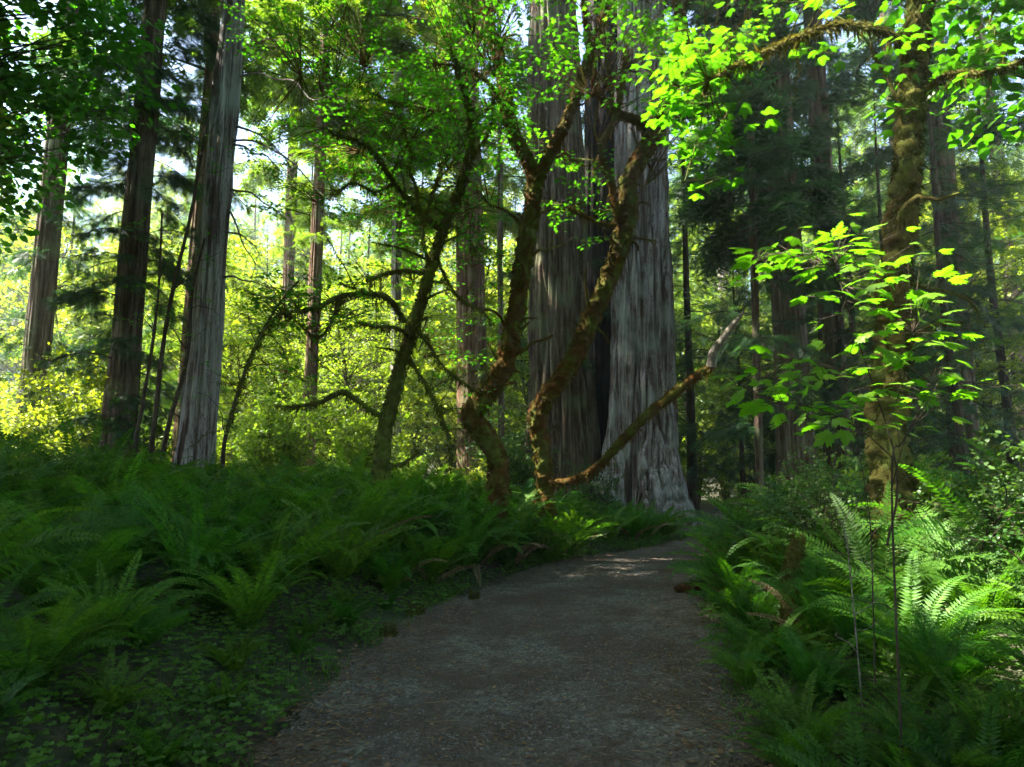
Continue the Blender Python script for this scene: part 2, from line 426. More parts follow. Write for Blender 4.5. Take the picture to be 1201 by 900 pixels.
# ------------------------------------------------------------------ redwoods seen close: furrowed trunks
def furrow_trunk(mb, base, top, r0, r1, h, nth, dz, seed, flare=.5, fl_h=1.2, depth=.06, width=.12, zmax=None, lobes=.12, base_bur=0):
    zs = np.concatenate([np.arange(-.5, 22, dz), np.arange(22, h, 1.5)])
    th = np.arange(nth) * 2 * PI / nth
    TH, ZZ = np.meshgrid(th, zs)
    t = np.clip(ZZ / h, 0, 1)
    Rr = r0 + (r1 - r0) * t ** .8
    fl = np.exp(-np.maximum(ZZ, -.3) / fl_h) * flare
    cx, cy = np.cos(TH), np.sin(TH)
    lob = fbm(np.stack([cx * 1.6, cy * 1.6, ZZ * .06], -1), seed + 11, 2) - .5
    Rr = Rr * (1 + lobes * 2 * lob) + r0 * fl * (1 + 2.2 * (fbm(np.stack([cx * 2.4, cy * 2.4, ZZ * .1], -1), seed + 5, 2) - .5) * 1.2)
    wx = (fbm(np.stack([cx * 2, cy * 2, ZZ * .5], -1), seed + 7, 3) - .5) * .5
    k = Rr / width
    q = np.stack([np.cos(TH + wx * .25) * k, np.sin(TH + wx * .25) * k, ZZ * .3], -1)
    a = vn(q, seed); rid = 1 - np.abs(2 * a - 1)
    q2 = np.stack([cx * k * 2.3, cy * k * 2.3, ZZ * 1.1], -1)
    a2 = vn(q2, seed + 2)
    big = fbm(np.stack([cx * r0 * 2.2, cy * r0 * 2.2, ZZ * .18], -1), seed + 3, 2)
    Rr = Rr - depth * (rid ** 3.5) * (0.6 + 1.2 * big) + depth * .5 * (a2 - .5) - depth * 1.6 * np.maximum(0, .42 - big) / .42
    ax = base[0] + (top[0] - base[0]) * ZZ / h; ay = base[1] + (top[1] - base[1]) * ZZ / h
    v = np.stack([ax + Rr * cx, ay + Rr * cy, ZZ + base[2]], -1)
    i = np.arange(len(zs) - 1)[:, None] * nth; j = np.arange(nth)[None]; j2 = (j + 1) % nth
    f = np.stack([i + j, i + j2, i + nth + j2, i + nth + j], -1).reshape(-1, 4)
    mb.add(v.reshape(-1, 3), f)

# crown for the tall redwoods: reused foliage sleeve with limbs
def dead_limbs(specs, seed, bare=1.):
    "thin dead limbs with twigs: specs = (start, end, radius)"
    g = np.random.default_rng(seed); out = []
    for a, b, r in specs:
        mb = MB(); a = np.array(a); b = np.array(b); L = np.linalg.norm(b - a); d = (b - a) / L
        pts = [a + d * L * t + g.normal(size=3) * .035 * L * t + np.array([0, 0, .08 * L * math.sin(t * PI)]) for t in np.linspace(0, 1, 6)]
        p, rr, _, _ = tube(mb, pts, np.linspace(r, r * .25, 6), 6, .15, .15, 12, seed)
        n = int(L * 7); ti = g.integers(len(p) // 6, len(p), n); q = p[ti]
        dd = nrm(d + g.normal(size=(n, 3)) * .8 + np.array([0, 0, -.35])); ln = g.uniform(.1, .55, n) * min(1, L / 2.)
        e = q + dd * ln[:, None]; sticks(mb, q, e, r * .25, r * .1)
        e2 = e + nrm(dd + g.normal(size=(n, 3)) * .6 + np.array([0, 0, -.5])) * (ln * .7)[:, None]; sticks(mb, e, e2, r * .12, .0015)
        q3 = (q + e) / 2; e3 = q3 + nrm(dd + g.normal(size=(n, 3)) * .9) * (ln * .5)[:, None]; sticks(mb, q3, e3, r * .12, .0015)
        out.append(mb)
    return out
def foliage_on(mb, lb, anchors, seed, spray=.3, n=26, reach=1.4, tmpl=SPRAY, droop=.5):
    "short leafy boughs leaving the given points: anchors = (point, direction)"
    g = np.random.default_rng(seed)
    for a, d, L in anchors:
        a = np.array(a, float); d = nrm(np.array(d, float)[None])[0]
        tt = np.linspace(0, 1, 5); pts = a + d * (L * tt)[:, None] + np.array([0, 0, 1.]) * ((.15 * tt - droop * tt ** 2) * L)[:, None]
        sticks(lb, pts[:-1], pts[1:], .014 * L, .008 * L)
        k = int(n * L / reach); ti = .1 + .9 * g.random(k)
        q = np.stack([np.interp(ti, tt, pts[:, c]) for c in range(3)], -1)
        side = nrm(np.cross(d, [0, 0, 1.])[None])[0]
        sg = np.where(g.random(k) < .5, -1., 1.)
        bd = nrm(d * .6 + side * sg[:, None] * g.uniform(.3, 1.2, k)[:, None] + np.array([0, 0, -.3]) + g.normal(size=(k, 3)) * .2)
        bl = (.35 * L * (1 - ti) + .25) * g.uniform(.6, 1.2, k)
        e = q + bd * bl[:, None]; sticks(lb, q, e, .003, .0015)
        m = 4; idx = np.repeat(np.arange(k), m); w = g.random(len(idx))
        pos = q[idx] + (e[idx] - q[idx]) * w[:, None]
        fw = nrm(bd[idx] + g.normal(size=(len(idx), 3)) * .4 + np.array([0, 0, -.2])); up = nrm(np.array([0, 0, 1.]) + g.normal(size=(len(idx), 3)) * .3)
        mb.inst(*tmpl, axes(fw, up, spray * g.uniform(.6, 1.2, len(idx))), pos)

def redwood(name, label, x, y, r0, r1, h, mat_, seed, toppt=None, cat='tree', group=None, nth=200, dz=.14, crown=True, cmat=None, cbase=22, sleeve=0, sleeve_z=(5, 22), crad=5.5, nbough=46, limbs=None, **k):
    zb = H(x, y) - .05
    e = empty(name, (x, y, zb)); tag(e, label, cat, group)
    mb = MB(); tp = toppt if toppt is not None else (0, 0)
    furrow_trunk(mb, (0, 0, 0), tp, r0, r1, h, nth, dz, seed, **k)
    t = mb.build('trunk', mat_, e, True)
    if limbs:
        for lm in dead_limbs(limbs, seed): lm.build('dead_branch', M_DEAD, e)
    if crown:
        g = np.random.default_rng(seed + 1); cm = MB(); lb = MB(); an = []
        def axp(z): return np.array([tp[0] * z / h, tp[1] * z / h, z])
        def rad(z): return r0 + (r1 - r0) * (z / h) ** .8
        for q in range(sleeve):
            z = g.uniform(*sleeve_z); az = g.random() * 2 * PI; d = np.array([math.cos(az), math.sin(az), g.uniform(-.2, .3)])
            an.append((axp(z) + d * rad(z) * .8, d, g.uniform(.6, 1.8)))
        foliage_on(cm, lb, an, seed + 3, .28)
        an = []
        for q in range(nbough):
            u = g.random(); z = cbase + (h - cbase) * u; az = g.random() * 2 * PI; d = np.array([math.cos(az), math.sin(az), g.uniform(-.1, .2)])
            an.append((axp(z) + d * rad(z) * .8, d, crad * (1 - .6 * u) * g.uniform(.6, 1.1)))
        foliage_on(cm, lb, an, seed + 4, .62, 16, 1.2, SPRAY_LO, .35)
        lb.build('limbs', M_THIN, t); cm.build('crown', cmat or M_CONIF_D, e)
    return e

# ------------------------------------------------------------------ moss strands on limbs
def strands(mb, p, r, n, seed, ln=(.02, .08), down=.7, wid=.35, hang=0., wmax=.02):
    g = np.random.default_rng(seed)
    T, N, B = frames(p); i = g.integers(0, len(p), n); a = g.random(n) * 2 * PI
    d = N[i] * np.cos(a)[:, None] + B[i] * np.sin(a)[:, None]
    pos = p[i] + d * (r[i] * .9)[:, None] + T[i] * g.normal(size=(n, 1)) * .05
    under = np.clip(-d[:, 2], 0, 1)
    L = g.uniform(ln[0], ln[1], n) * (1 + hang * under * g.random(n) ** 3)
    fw = nrm(d + np.array([0, 0, -down * 1.6]) * (0.5 + under)[:, None] + g.normal(size=(n, 3)) * .35)
    up = nrm(g.normal(size=(n, 3)))
    mb.inst(KITE[0], KITE[1], axes(fw, up, np.minimum(L * wid, wmax), L), pos)

# ------------------------------------------------------------------ maple foliage
def maple_sprays(lf, tw, centers, azs, lens, seed, size=.1, tmpl=MAPLE_LO, tilt=.3, per=9, flat=.12, pair=True):
    g = np.random.default_rng(seed)
    c = np.asarray(centers, float); n = len(c); azs = np.asarray(azs); lens = np.asarray(lens)
    d = np.stack([np.cos(azs), np.sin(azs), g.normal(size=n) * flat - .05], -1); d = nrm(d)
    s = nrm(np.cross(d, np.array([0, 0, 1.])))
    a = c - d * (lens * .5)[:, None]; b = c + d * (lens * .5)[:, None]
    sticks(tw, a, b, .004, .0018)
    idx = np.repeat(np.arange(n), per * 2); t = np.tile(np.repeat((np.arange(per) + .5) / per, 2), n)
    sg = np.tile(np.array([-1., 1.]), n * per)
    t = t + g.normal(size=len(t)) * .03
    q = a[idx] + (b[idx] - a[idx]) * t[:, None]
    off = s[idx] * (sg * size * g.uniform(.1, .9, len(idx)))[:, None] + d[idx] * (size * g.uniform(0, .4, len(idx)))[:, None]
    pos = q + off + np.array([0, 0, 1.]) * (g.normal(size=len(idx)) * size * .25)[:, None]
    sticks(tw, q, pos, .0012, .0008)
    fw = nrm(s[idx] * sg[:, None] + d[idx] * g.uniform(.2, 1.1, len(idx))[:, None] + np.array([0, 0, -.25]) + g.normal(size=(len(idx), 3)) * .25)
    up = nrm(np.array([0, 0, 1.]) + g.normal(size=(len(idx), 3)) * tilt)
    lf.inst(*tmpl, axes(fw, up, size * g.uniform(.65, 1.2, len(idx))), pos)
    return a
def limb_cloud(tw, limbs, starts, seed):
    "join each spray's foot to the nearest limb with a bent twig"
    L = np.concatenate([l[::2] for l in limbs]); g = np.random.default_rng(seed)
    for a in starts:
        k = np.argmin(((L - a) ** 2 * np.array([1, 1, 1.6])).sum(1)); q = L[k]
        m = (q + a) / 2 + np.array([0, 0, .1]) * np.linalg.norm(a - q) + g.normal(size=3) * .05
        sticks(tw, [q, m], [m, a], [.009, .006], [.006, .0035])

def branchlets(mb, p, r, n, seed, ln=(.4, 1.2), up=.2, rr=.35, moss=None, out=None, t0=.2, lean=None):
    "secondary limbs bent at random, returned as polylines"
    g = np.random.default_rng(seed); T, N, B = frames(p); res = []
    for k in range(n):
        i = int(len(p) * g.uniform(t0, .98)); a = g.random() * 2 * PI
        d = nrm((N[i] * math.cos(a) + B[i] * math.sin(a) + T[i] * .5 + np.array([0, 0, up]) + (lean if lean is not None else 0))[None])[0]
        L = g.uniform(*ln); pts = [p[i]]
        dd = d.copy()
        for s in range(5):
            dd = nrm((dd + g.normal(size=3) * .33 + np.array([0, 0, .06 if s < 2 else -.12]))[None])[0]
            pts.append(pts[-1] + dd * L / 5)
        R0 = min(r[i] * rr, .05) * g.uniform(.6, 1)
        pp, rr_, _, _ = tube(mb, pts, np.linspace(R0, R0 * .3, 6), 5, .08, .35, 14, seed + k)
        if moss is not None: strands(moss, pp, rr_, int(L * 220), seed + k, (.015, .05), .8, .4, 1.5, .012)
        res.append((pp, rr_))
    return res

# ------------------------------------------------------------------ sword ferns
def fern_mb(seed, fronds=24, L=1.1, pairs=34, fine=False, tall=1., wide=.1):
    g = np.random.default_rng(seed); mb = MB()
    for k in range(fronds):
        az = 2 * PI * (k * .381966) + g.normal() * .2
        inner = (k / fronds)
        phi0 = R(g.uniform(48, 66) + 20 * inner * tall); ll = L * g.uniform(.7, 1.1)
        m = 18; t = np.linspace(0, 1, m); end = R(g.uniform(-55, -5) + 30 * inner)
        phi = phi0 + (end - phi0) * t ** 1.5
        d = np.stack([np.cos(phi) * math.cos(az), np.cos(phi) * math.sin(az), np.sin(phi)], -1)
        tw = g.normal() * .25; side0 = np.array([-math.sin(az), math.cos(az), 0])
        d = nrm(d + side0 * (tw * t ** 2)[:, None])
        p = np.vstack([[0, 0, 0], np.cumsum(d[:-1], 0) * ll / (m - 1)]) + np.array([math.cos(az), math.sin(az), 0]) * .04
        sticks(mb, p[:-1], p[1:], np.linspace(.005, .002, m - 1), np.linspace(.0045, .0012, m - 1))
        ti = np.linspace(.1, .985, pairs); q = np.stack([np.interp(ti, t, p[:, a]) for a in range(3)], -1)
        dd = nrm(np.stack([np.interp(ti, t, d[:, a]) for a in range(3)], -1))
        pl = ll * wide * np.minimum(1, (ti - .02) * 5) * (1 - ti ** 2.2) ** .8 + .008
        roll = g.normal() * .45
        for s in (-1., 1.):
            sd = nrm(np.cross(dd, np.array([0, 0, 1.])) + 1e-6); nn = np.cross(sd, dd)
            sd2 = sd * math.cos(roll) + nn * math.sin(roll); nn2 = nn * math.cos(roll) - sd * math.sin(roll)
            fw = nrm(sd2 * s + dd * .35 + nn2 * (.12) + g.normal(size=dd.shape) * .07)
            if not fine:
                w = ll / pairs * .88
                mb.inst(KITE[0], KITE[1], axes(fw, nn2, w, pl * g.uniform(.85, 1.1, pairs)), q)
            else:
                for u in np.linspace(.08, .95, 8):
                    pos = q + fw * (pl * u)[:, None]; bl = pl * .24 * (1.1 - u) + .004
                    for s2 in (-1, 1):
                        mb.inst(KITE[0], KITE[1], axes(nrm(fw * .7 + dd * s2), nn2, bl * .55, bl), pos)
    return mb

# ================================================================== BUILD
rng = np.random.default_rng(11)
def G(px, D):  # ground position under pixel column px at depth D
    p = P(px, 561, D); return p[0], p[1]

# ---- the giant twin redwoods
TD = 22.
def rw_from_px(D, pb, pt, wb, wt, h=60.):
    "base column pb at y=560, column pt at y=134, widths in px -> x, y, r0, lean, r1"
    b = P(pb, 560, D); t = P(pt, 134, D); zt = t[2]
    lean = (t[0] - b[0]) / zt * h
    r0 = wb / F0 * D / 2; rt = wt / F0 * D / 2
    r1 = max(.1, r0 + (rt - r0) / (zt / h) ** .8)
    return b[0], b[1], r0, r1, lean
x, y, r0, r1, ln = rw_from_px(22.6, 662, 651, 88, 68)
redwood('giant_redwood', 'left trunk of the giant redwood cluster, olive brown furrowed bark, behind the two mossy maples', x, y, r0, r1, 60, M_RW_BROWN, 3, (ln, 0), group='trunks of the giant redwood cluster', nth=420, dz=.08, flare=.35, fl_h=1.5, depth=.2, width=.2, sleeve=7, sleeve_z=(1.5, 9), cbase=26)
x, y, r0, r1, ln = rw_from_px(24.6, 705, 706, 60, 48)
redwood('giant_redwood', 'black redwood trunk at the back, between the two big pale redwood trunks', x, y, r0, r1, 58, M_RW_DARK, 5, (ln, 0), group='trunks of the giant redwood cluster', nth=260, dz=.12, flare=.2, depth=.09, width=.2, cbase=26)
x, y, r0, r1, ln = rw_from_px(21.2, 752, 752, 88, 62)
redwood('giant_redwood', 'right, pale grey trunk of the giant redwood cluster with a flared foot by the trail', x, y, r0, r1, 62, M_RW_GREY, 8, (ln, 0), group='trunks of the giant redwood cluster', nth=460, dz=.07, flare=.75, fl_h=1.15, depth=.2, width=.18, cbase=27, lobes=.1)

# ---- left grey redwood with dead branches
D = 15.
x, y, r0, r1, ln = rw_from_px(D, 226, 262, 44, 32)
zb = H(x, y) - .05
def rel(px, py, DD): p = P(px, py, DD); return p - np.array([x, y, zb])
lims = [((276, 148, D), (352, 212, D - 1.5)), ((274, 170, D), (335, 205, D - 1.)), ((270, 165, D), (412, 255, D - 2.5)), ((268, 222, D), (335, 258, D - 1.2)), ((337, 250, D - 1.2), (347, 270, D - 1.3)),
        ((270, 145, D), (225, 110, D + .6)), ((268, 245, D), (300, 330, D - .8)), ((262, 272, D), (308, 300, D - 1)), ((262, 325, D), (330, 362, D - 1.5)), ((280, 90, D), (395, 130, D - 2)), ((283, 60, D), (360, 40, D - 1)), ((272, 130, D), (215, 175, D + .5)), ((250, 380, D), (225, 400, D - .6))]
redwood('redwood_tree', 'tall grey redwood on the left with bare dead branches reaching right', x, y, r0, r1, 48, M_RW_GREY, 13, (ln, 0), nth=280, dz=.1, flare=.25, depth=.08, width=.12, cbase=17, crad=3.5, sleeve=9, sleeve_z=(9, 17), cmat=M_CONIF, lobes=.06,
        limbs=[(rel(*a), rel(*b), .028) for a, b in lims])

# ---- leaning dark redwoods on the far left
def rw(name, label, D, pb, pt, wb, wt, m, seed, h=50, **k):
    x, y, r0, r1, ln = rw_from_px(D, pb, pt, wb, wt, h)
    k.setdefault('nth', 140); k.setdefault('dz', .2); k.setdefault('depth', .05); k.setdefault('width', .13); k.setdefault('flare', .2)
    return redwood(name, label, x, y, r0, r1, h, m, seed, (ln, 0), **k)
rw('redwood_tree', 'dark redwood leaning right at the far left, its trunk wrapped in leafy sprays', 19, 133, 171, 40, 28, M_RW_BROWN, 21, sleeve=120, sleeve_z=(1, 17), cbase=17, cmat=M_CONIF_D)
rw('redwood_tree', 'slim reddish redwood trunk close behind the grey redwood on its left', 22, 208, 243, 20, 15, M_RW_RED, 22, sleeve=45, sleeve_z=(3, 20), cbase=15, cmat=M_CONIF)
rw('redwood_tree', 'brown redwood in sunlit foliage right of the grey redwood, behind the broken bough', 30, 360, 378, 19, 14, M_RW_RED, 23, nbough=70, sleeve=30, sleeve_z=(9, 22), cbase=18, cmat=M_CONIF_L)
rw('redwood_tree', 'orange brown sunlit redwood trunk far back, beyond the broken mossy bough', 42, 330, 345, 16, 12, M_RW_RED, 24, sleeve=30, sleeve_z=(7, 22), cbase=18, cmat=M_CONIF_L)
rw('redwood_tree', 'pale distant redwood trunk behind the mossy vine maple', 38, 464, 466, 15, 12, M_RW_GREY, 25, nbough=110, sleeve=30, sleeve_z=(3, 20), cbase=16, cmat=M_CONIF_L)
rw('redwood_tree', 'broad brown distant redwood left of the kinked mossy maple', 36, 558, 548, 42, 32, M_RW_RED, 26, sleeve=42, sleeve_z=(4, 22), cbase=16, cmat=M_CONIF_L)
rw('redwood_tree', 'thin dark distant trunk between the broad brown redwood and the kinked maple', 31, 588, 586, 9, 7, M_RW_BROWN, 27, sleeve=20, sleeve_z=(4, 22), cbase=16, cmat=M_CONIF)
# right side
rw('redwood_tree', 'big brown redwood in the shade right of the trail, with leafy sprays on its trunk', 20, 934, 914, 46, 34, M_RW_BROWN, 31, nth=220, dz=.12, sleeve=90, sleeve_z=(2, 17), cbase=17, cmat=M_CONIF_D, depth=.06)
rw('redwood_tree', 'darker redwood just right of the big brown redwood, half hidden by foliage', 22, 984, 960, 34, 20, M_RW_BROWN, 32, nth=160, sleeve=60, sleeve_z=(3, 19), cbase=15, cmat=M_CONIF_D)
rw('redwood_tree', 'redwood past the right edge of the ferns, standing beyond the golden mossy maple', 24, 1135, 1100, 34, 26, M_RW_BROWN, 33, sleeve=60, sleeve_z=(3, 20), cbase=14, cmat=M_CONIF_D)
rw('thin_conifer', 'thin dark young trunk between the trail and the big brown redwood', 17, 889, 880, 9, 5, M_RW_BROWN, 34, 16, sleeve=30, sleeve_z=(2.5, 12), cbase=8, crad=1.8, cmat=M_CONIF_D, depth=.01)
rw('redwood_tree', 'misty distant redwood in the gap between the giant redwoods and the right redwoods', 55, 852, 846, 17, 13, M_RW_GREY, 35, sleeve=30, sleeve_z=(6, 22), cbase=20, cmat=M_CONIF)
rw('redwood_tree', 'dark redwood beyond the leaning one, nearest the left edge', 24, 30, 70, 36, 26, M_RW_BROWN, 36, nbough=22, sleeve=50, sleeve_z=(2, 18), cbase=14, cmat=M_CONIF_D)

# ------------------------------------------------------------------ mossy maples
def maple(name, label, base_px, D, limbs, seed, moss_m, strand_m, group=None, cat='tree', strand_n=900, bumpy=.3, leaf=None, sub=6, subln=(.4, 1.2), thick=1.):
    """limbs: list of (part name, [(px, py, D, radius)...]); leaf: dict for the sprays"""
    b = P(*base_px, D); bx, by = b[0], b[1]; zb = H(bx, by)
    e = empty(name, (bx, by, zb)); tag(e, label, cat, group)
    o = np.array([bx, by, zb]); polys = []; mossb = MB()
    tw = MB()
    for k, (nm, pts) in enumerate(limbs):
        mb = MB(); q = [P(a, c, d) - o for a, c, d, r in pts]; rr = [r * thick for *_, r in pts]
        if k == 0:
            q = [np.array([q[0][0], q[0][1], -.3])] + q; rr = [rr[0] * 1.7] + rr
        L = sum(np.linalg.norm(q[i + 1] - q[i]) for i in range(len(q) - 1))
        p, r, v, d = tube(mb, q, rr, 36 if rr[0] > .08 else 14, .025, bumpy * 1.7, 10, seed + k)
        n = int(strand_n * L * max(.35, min(1.2, rr[0] / .15)))
        sb = MB(); strands(sb, p, r, n, seed + k, (.02, .06), .6, .3, 2.2, .014)
        strands(sb, p, r, int(n * .06), seed + k + 500, (.06, .17), 1.6, .25, 1.2, .032)
        polys.append((p, r))
        if sub and nm != 'broken_limb':
            polys += branchlets(mb, p, r, max(1, int(sub * L / 2)), seed + 40 + k, subln, moss=sb, t0=.35 if k == 0 else .1)
        ob = mb.build(nm, moss_m, e, True)
        sb.build('moss_strands', strand_m, ob)
    if leaf:
        g = np.random.default_rng(seed + 9); C = []
        for (x0, y0, x1, y1, d0, d1, n) in leaf['zones']:
            for _ in range(n):
                C.append(P(g.uniform(x0, x1), g.uniform(y0, y1), g.uniform(d0, d1)) - o)
        C = np.array(C); az = g.random(len(C)) * 2 * PI; ln = g.uniform(.35, .8, len(C)) * leaf.get('len', 1)
        # gather sprays in loose tiers
        C[:, 2] = C[:, 2] * .5 + .5 * (np.round(C[:, 2] / .38) * .38 + .12 * np.sin(C[:, 0] * 2))
        lf = MB(); a = maple_sprays(lf, tw, C, az, ln, seed, leaf['size'], leaf.get('tmpl', MAPLE_LO), per=leaf.get('per', 5))
        limb_cloud(tw, [p for p, _ in polys], a, seed)
        lf.build('crown', leaf.get('mat', M_MAPLE), e)
    if tw.n: tw.build('twigs', M_MOSS if moss_m is not M_MOSS_Y else M_MOSS_Y, e, True)
    return e, o

# maple A: kinked, forked
D = 12.4
eA, oA = maple('mossy_maple', 'mossy maple with a kinked foot and a high fork, left of the giant redwoods', (584, 566), D, [
    ('trunk', [(584, 566, D, .165), (583, 535, D, .15), (566, 507, D, .17), (553, 486, D, .175), (572, 462, D, .15), (590, 432, D, .15), (601, 390, D, .145), (609, 340, D, .14), (617, 285, D, .145), (624, 240, D, .13), (627, 212, D, .14)]),
    ('limb', [(628, 216, D, .12), (617, 185, D, .11), (603, 160, D, .115), (596, 134, D, .11), (588, 80, D + .1, .1), (572, 20, D + .2, .085), (560, -60, D + .3, .06)]),
    ('limb', [(628, 216, D, .11), (640, 190, D - .1, .1), (655, 160, D - .2, .095), (668, 134, D - .3, .09), (684, 85, D - .4, .08), (705, 30, D - .5, .07), (720, -50, D - .6, .05)]),
    ('limb', [(596, 134, D, .045), (575, 100, D - .3, .035), (545, 80, D - .6, .025), (510, 75, D - .9, .015)]),
    ('limb', [(597, 425, D, .02), (575, 440, D - .2, .015), (560, 462, D - .3, .008)]),
], 51, M_MOSS, M_STRAND_R, strand_n=1500, thick=1.1, sub=5, leaf=dict(size=.1, mat=M_MAPLE, per=5, zones=[
    (480, -60, 800, 120, 9.2, 13, 150), (560, 120, 640, 200, 12.5, 14, 16), (640, 170, 720, 290, 12.4, 13.5, 26), (480, 100, 600, 190, 10, 14, 40)]))
# maple B: sinuous with side limb
D = 13.3
eB, oB = maple('mossy_maple', 'sinuous rust coloured mossy maple before the giant redwoods, long broken bough at its foot', (639, 572), D, [
    ('trunk', [(639, 572, D, .14), (638, 545, D, .14), (633, 512, D, .145), (631, 485, D, .16), (645, 460, D, .15), (664, 435, D, .16), (680, 405, D, .16), (694, 372, D, .155), (708, 340, D, .155), (722, 305, D, .16), (732, 275, D, .165), (737, 245, D, .16), (737, 215, D, .15), (748, 190, D, .15), (763, 165, D, .16), (768, 152, D, .16), (790, 110, D - .2, .13), (800, 50, D - .4, .11), (790, -40, D - .6, .08)]),
    ('limb', [(764, 158, D, .12), (748, 142, D - .1, .085), (725, 133, D - .2, .07), (700, 105, D - .3, .06), (690, 50, D - .3, .05), (680, -40, D - .4, .04)]),
    ('limb', [(727, 262, D - .1, .07), (722, 240, D - .15, .05), (716, 210, D - .2, .06), (706, 187, D - .25, .045), (707, 165, D - .3, .055), (718, 145, D - .3, .05), (726, 120, D - .3, .05), (735, 60, D - .3, .04)]),
    ('limb', [(722, 264, D - .15, .03), (708, 263, D - .25, .035), (692, 257, D - .35, .035), (680, 250, D - .45, .04), (664, 243, D - .5, .022)]),
    ('broken_limb', [(643, 566, D - .1, .07), (668, 564, D - .3, .06), (695, 552, D - .5, .06), (715, 533, D - .7, .065), (738, 508, D - .9, .07), (762, 484, D - 1.1, .075), (790, 462, D - 1.2, .08), (812, 445, D - 1.3, .07), (835, 430, D - 1.4, .065)]),
], 61, M_MOSS, M_STRAND_R, strand_n=1500, thick=1.1, sub=5, leaf=dict(size=.11, mat=M_MAPLE, per=5, zones=[
    (640, -60, 900, 90, 9.5, 14, 110), (770, 90, 850, 170, 9.5, 13, 20), (560, 150, 700, 260, 13, 14, 10)]))
mb = MB(); tube(mb, [P(834, 431, D - 1.4) - oB, P(836, 415, D - 1.42) - oB, P(848, 398, D - 1.45) - oB, P(858, 384, D - 1.5) - oB, P(872, 366, D - 1.5) - oB], [.095, .08, .072, .06, .03], 10, .05, .2, 9, 3)
mb.build('bare_tip', M_DEAD, eB, True)

# vine maple: many arching mossy limbs, layered leaves
D = 11.5
vl = [('trunk', [(447, 560, D, .12), (449, 520, D, .11), (456, 488, D, .1), (463, 455, D, .1), (472, 425, D, .095), (484, 385, D, .085), (495, 350, D, .08), (505, 315, D, .08), (516, 280, D, .075), (528, 248, D, .065), (538, 225, D, .06), (548, 190, D, .05), (553, 160, D, .045), (548, 120, D, .04), (530, 60, D, .03)]),
      ('broken_limb', [(452, 492, D, .04), (430, 478, D - .2, .035), (408, 462, D - .4, .04), (398, 461, D - .5, .035), (375, 472, D - .7, .03), (350, 477, D - .9, .025), (322, 477, D - 1.1, .01)]),
      ('limb', [(519, 272, D, .05), (500, 255, D - .2, .045), (485, 240, D - .3, .04), (462, 215, D - .5, .035), (443, 185, D - .7, .03), (425, 168, D - .9, .03), (400, 160, D - 1.1, .025), (380, 150, D - 1.3, .015)]),
      ('limb', [(490, 245, D - .3, .03), (488, 220, D - .4, .025), (480, 200, D - .5, .022), (482, 180, D - .5, .018), (470, 140, D - .6, .012)]),
      ('limb', [(505, 315, D, .035), (498, 290, D - .2, .03), (495, 265, D - .2, .028), (503, 240, D - .2, .022), (512, 215, D - .2, .02), (520, 185, D, .015)]),
      ('limb', [(475, 378, D - .1, .045), (455, 350, D - .4, .04), (430, 345, D - .7, .035), (402, 347, D - 1., .03), (380, 357, D - 1.2, .028), (355, 365, D - 1.4, .025), (330, 368, D - 1.6, .02), (312, 385, D - 1.7, .018), (295, 420, D - 1.8, .014), (278, 470, D - 1.9, .012), (268, 505, D - 1.9, .01)]),
      ('limb', [(402, 347, D - 1., .022), (385, 385, D - 1.2, .018), (370, 396, D - 1.2, .014), (350, 380, D - 1.3, .01)]),
      ('limb', [(482, 395, D, .03), (465, 385, D - .3, .028), (440, 383, D - .5, .025), (418, 378, D - .6, .02)]),
      ('limb', [(430, 330, D - .6, .03), (450, 322, D - .4, .028), (472, 318, D - .2, .03), (500, 320, D, .035)]),
      ('limb', [(512, 290, D, .028), (525, 265, D + .2, .025), (545, 275, D + .3, .02), (560, 300, D + .4, .014)]),
      ('limb', [(510, 300, D + .1, .025), (525, 330, D + .2, .02), (540, 350, D + .3, .018), (565, 365, D + .4, .01)]),
      ('limb', [(485, 385, D + .1, .03), (500, 400, D + .2, .025), (520, 430, D + .4, .02), (545, 450, D + .6, .016), (563, 462, D + .7, .01)]),
      ('limb', [(476, 415, D + .05, .03), (492, 440, D + .1, .025), (510, 470, D + .1, .02), (525, 510, D + .2, .018), (530, 548, D + .2, .012)]),
      ('limb', [(449, 545, D, .025), (470, 545, D - .2, .022), (485, 535, D - .2, .018), (490, 528, D - .3, .012)]),
      ('limb', [(548, 190, D, .03), (560, 175, D + .1, .025), (575, 150, D + .1, .02), (580, 110, D + .2, .015)]),
      ('limb', [(462, 215, D - .5, .025), (440, 225, D - .7, .02), (415, 215, D - .9, .018), (395, 225, D - 1.1, .012)]),
      ('limb', [(553, 160, D, .03), (535, 140, D - .2, .025), (500, 128, D - .4, .02), (460, 120, D - .6, .016), (420, 100, D - .8, .01)])]
maple('vine_maple', 'slender vine maple with arching moss hung limbs and layers of backlit green leaves', (447, 560), D, vl, 71, M_MOSS_G, M_STRAND, strand_n=1200, thick=1.12, sub=5, subln=(.3, 1.3), leaf=dict(size=.075, mat=M_MAPLE, per=6, len=1.1, zones=[
    (380, 60, 600, 200, 10, 13, 210), (270, -50, 600, 90, 9, 13, 130), (290, 320, 440, 385, 9.5, 11.5, 85), (400, 200, 590, 310, 11, 13, 150), (460, 300, 600, 420, 12, 13.5, 50), (290, 140, 400, 250, 10, 12.5, 50), (300, 385, 400, 460, 9.5, 11, 26), (500, 420, 600, 540, 12, 13.5, 25)]))

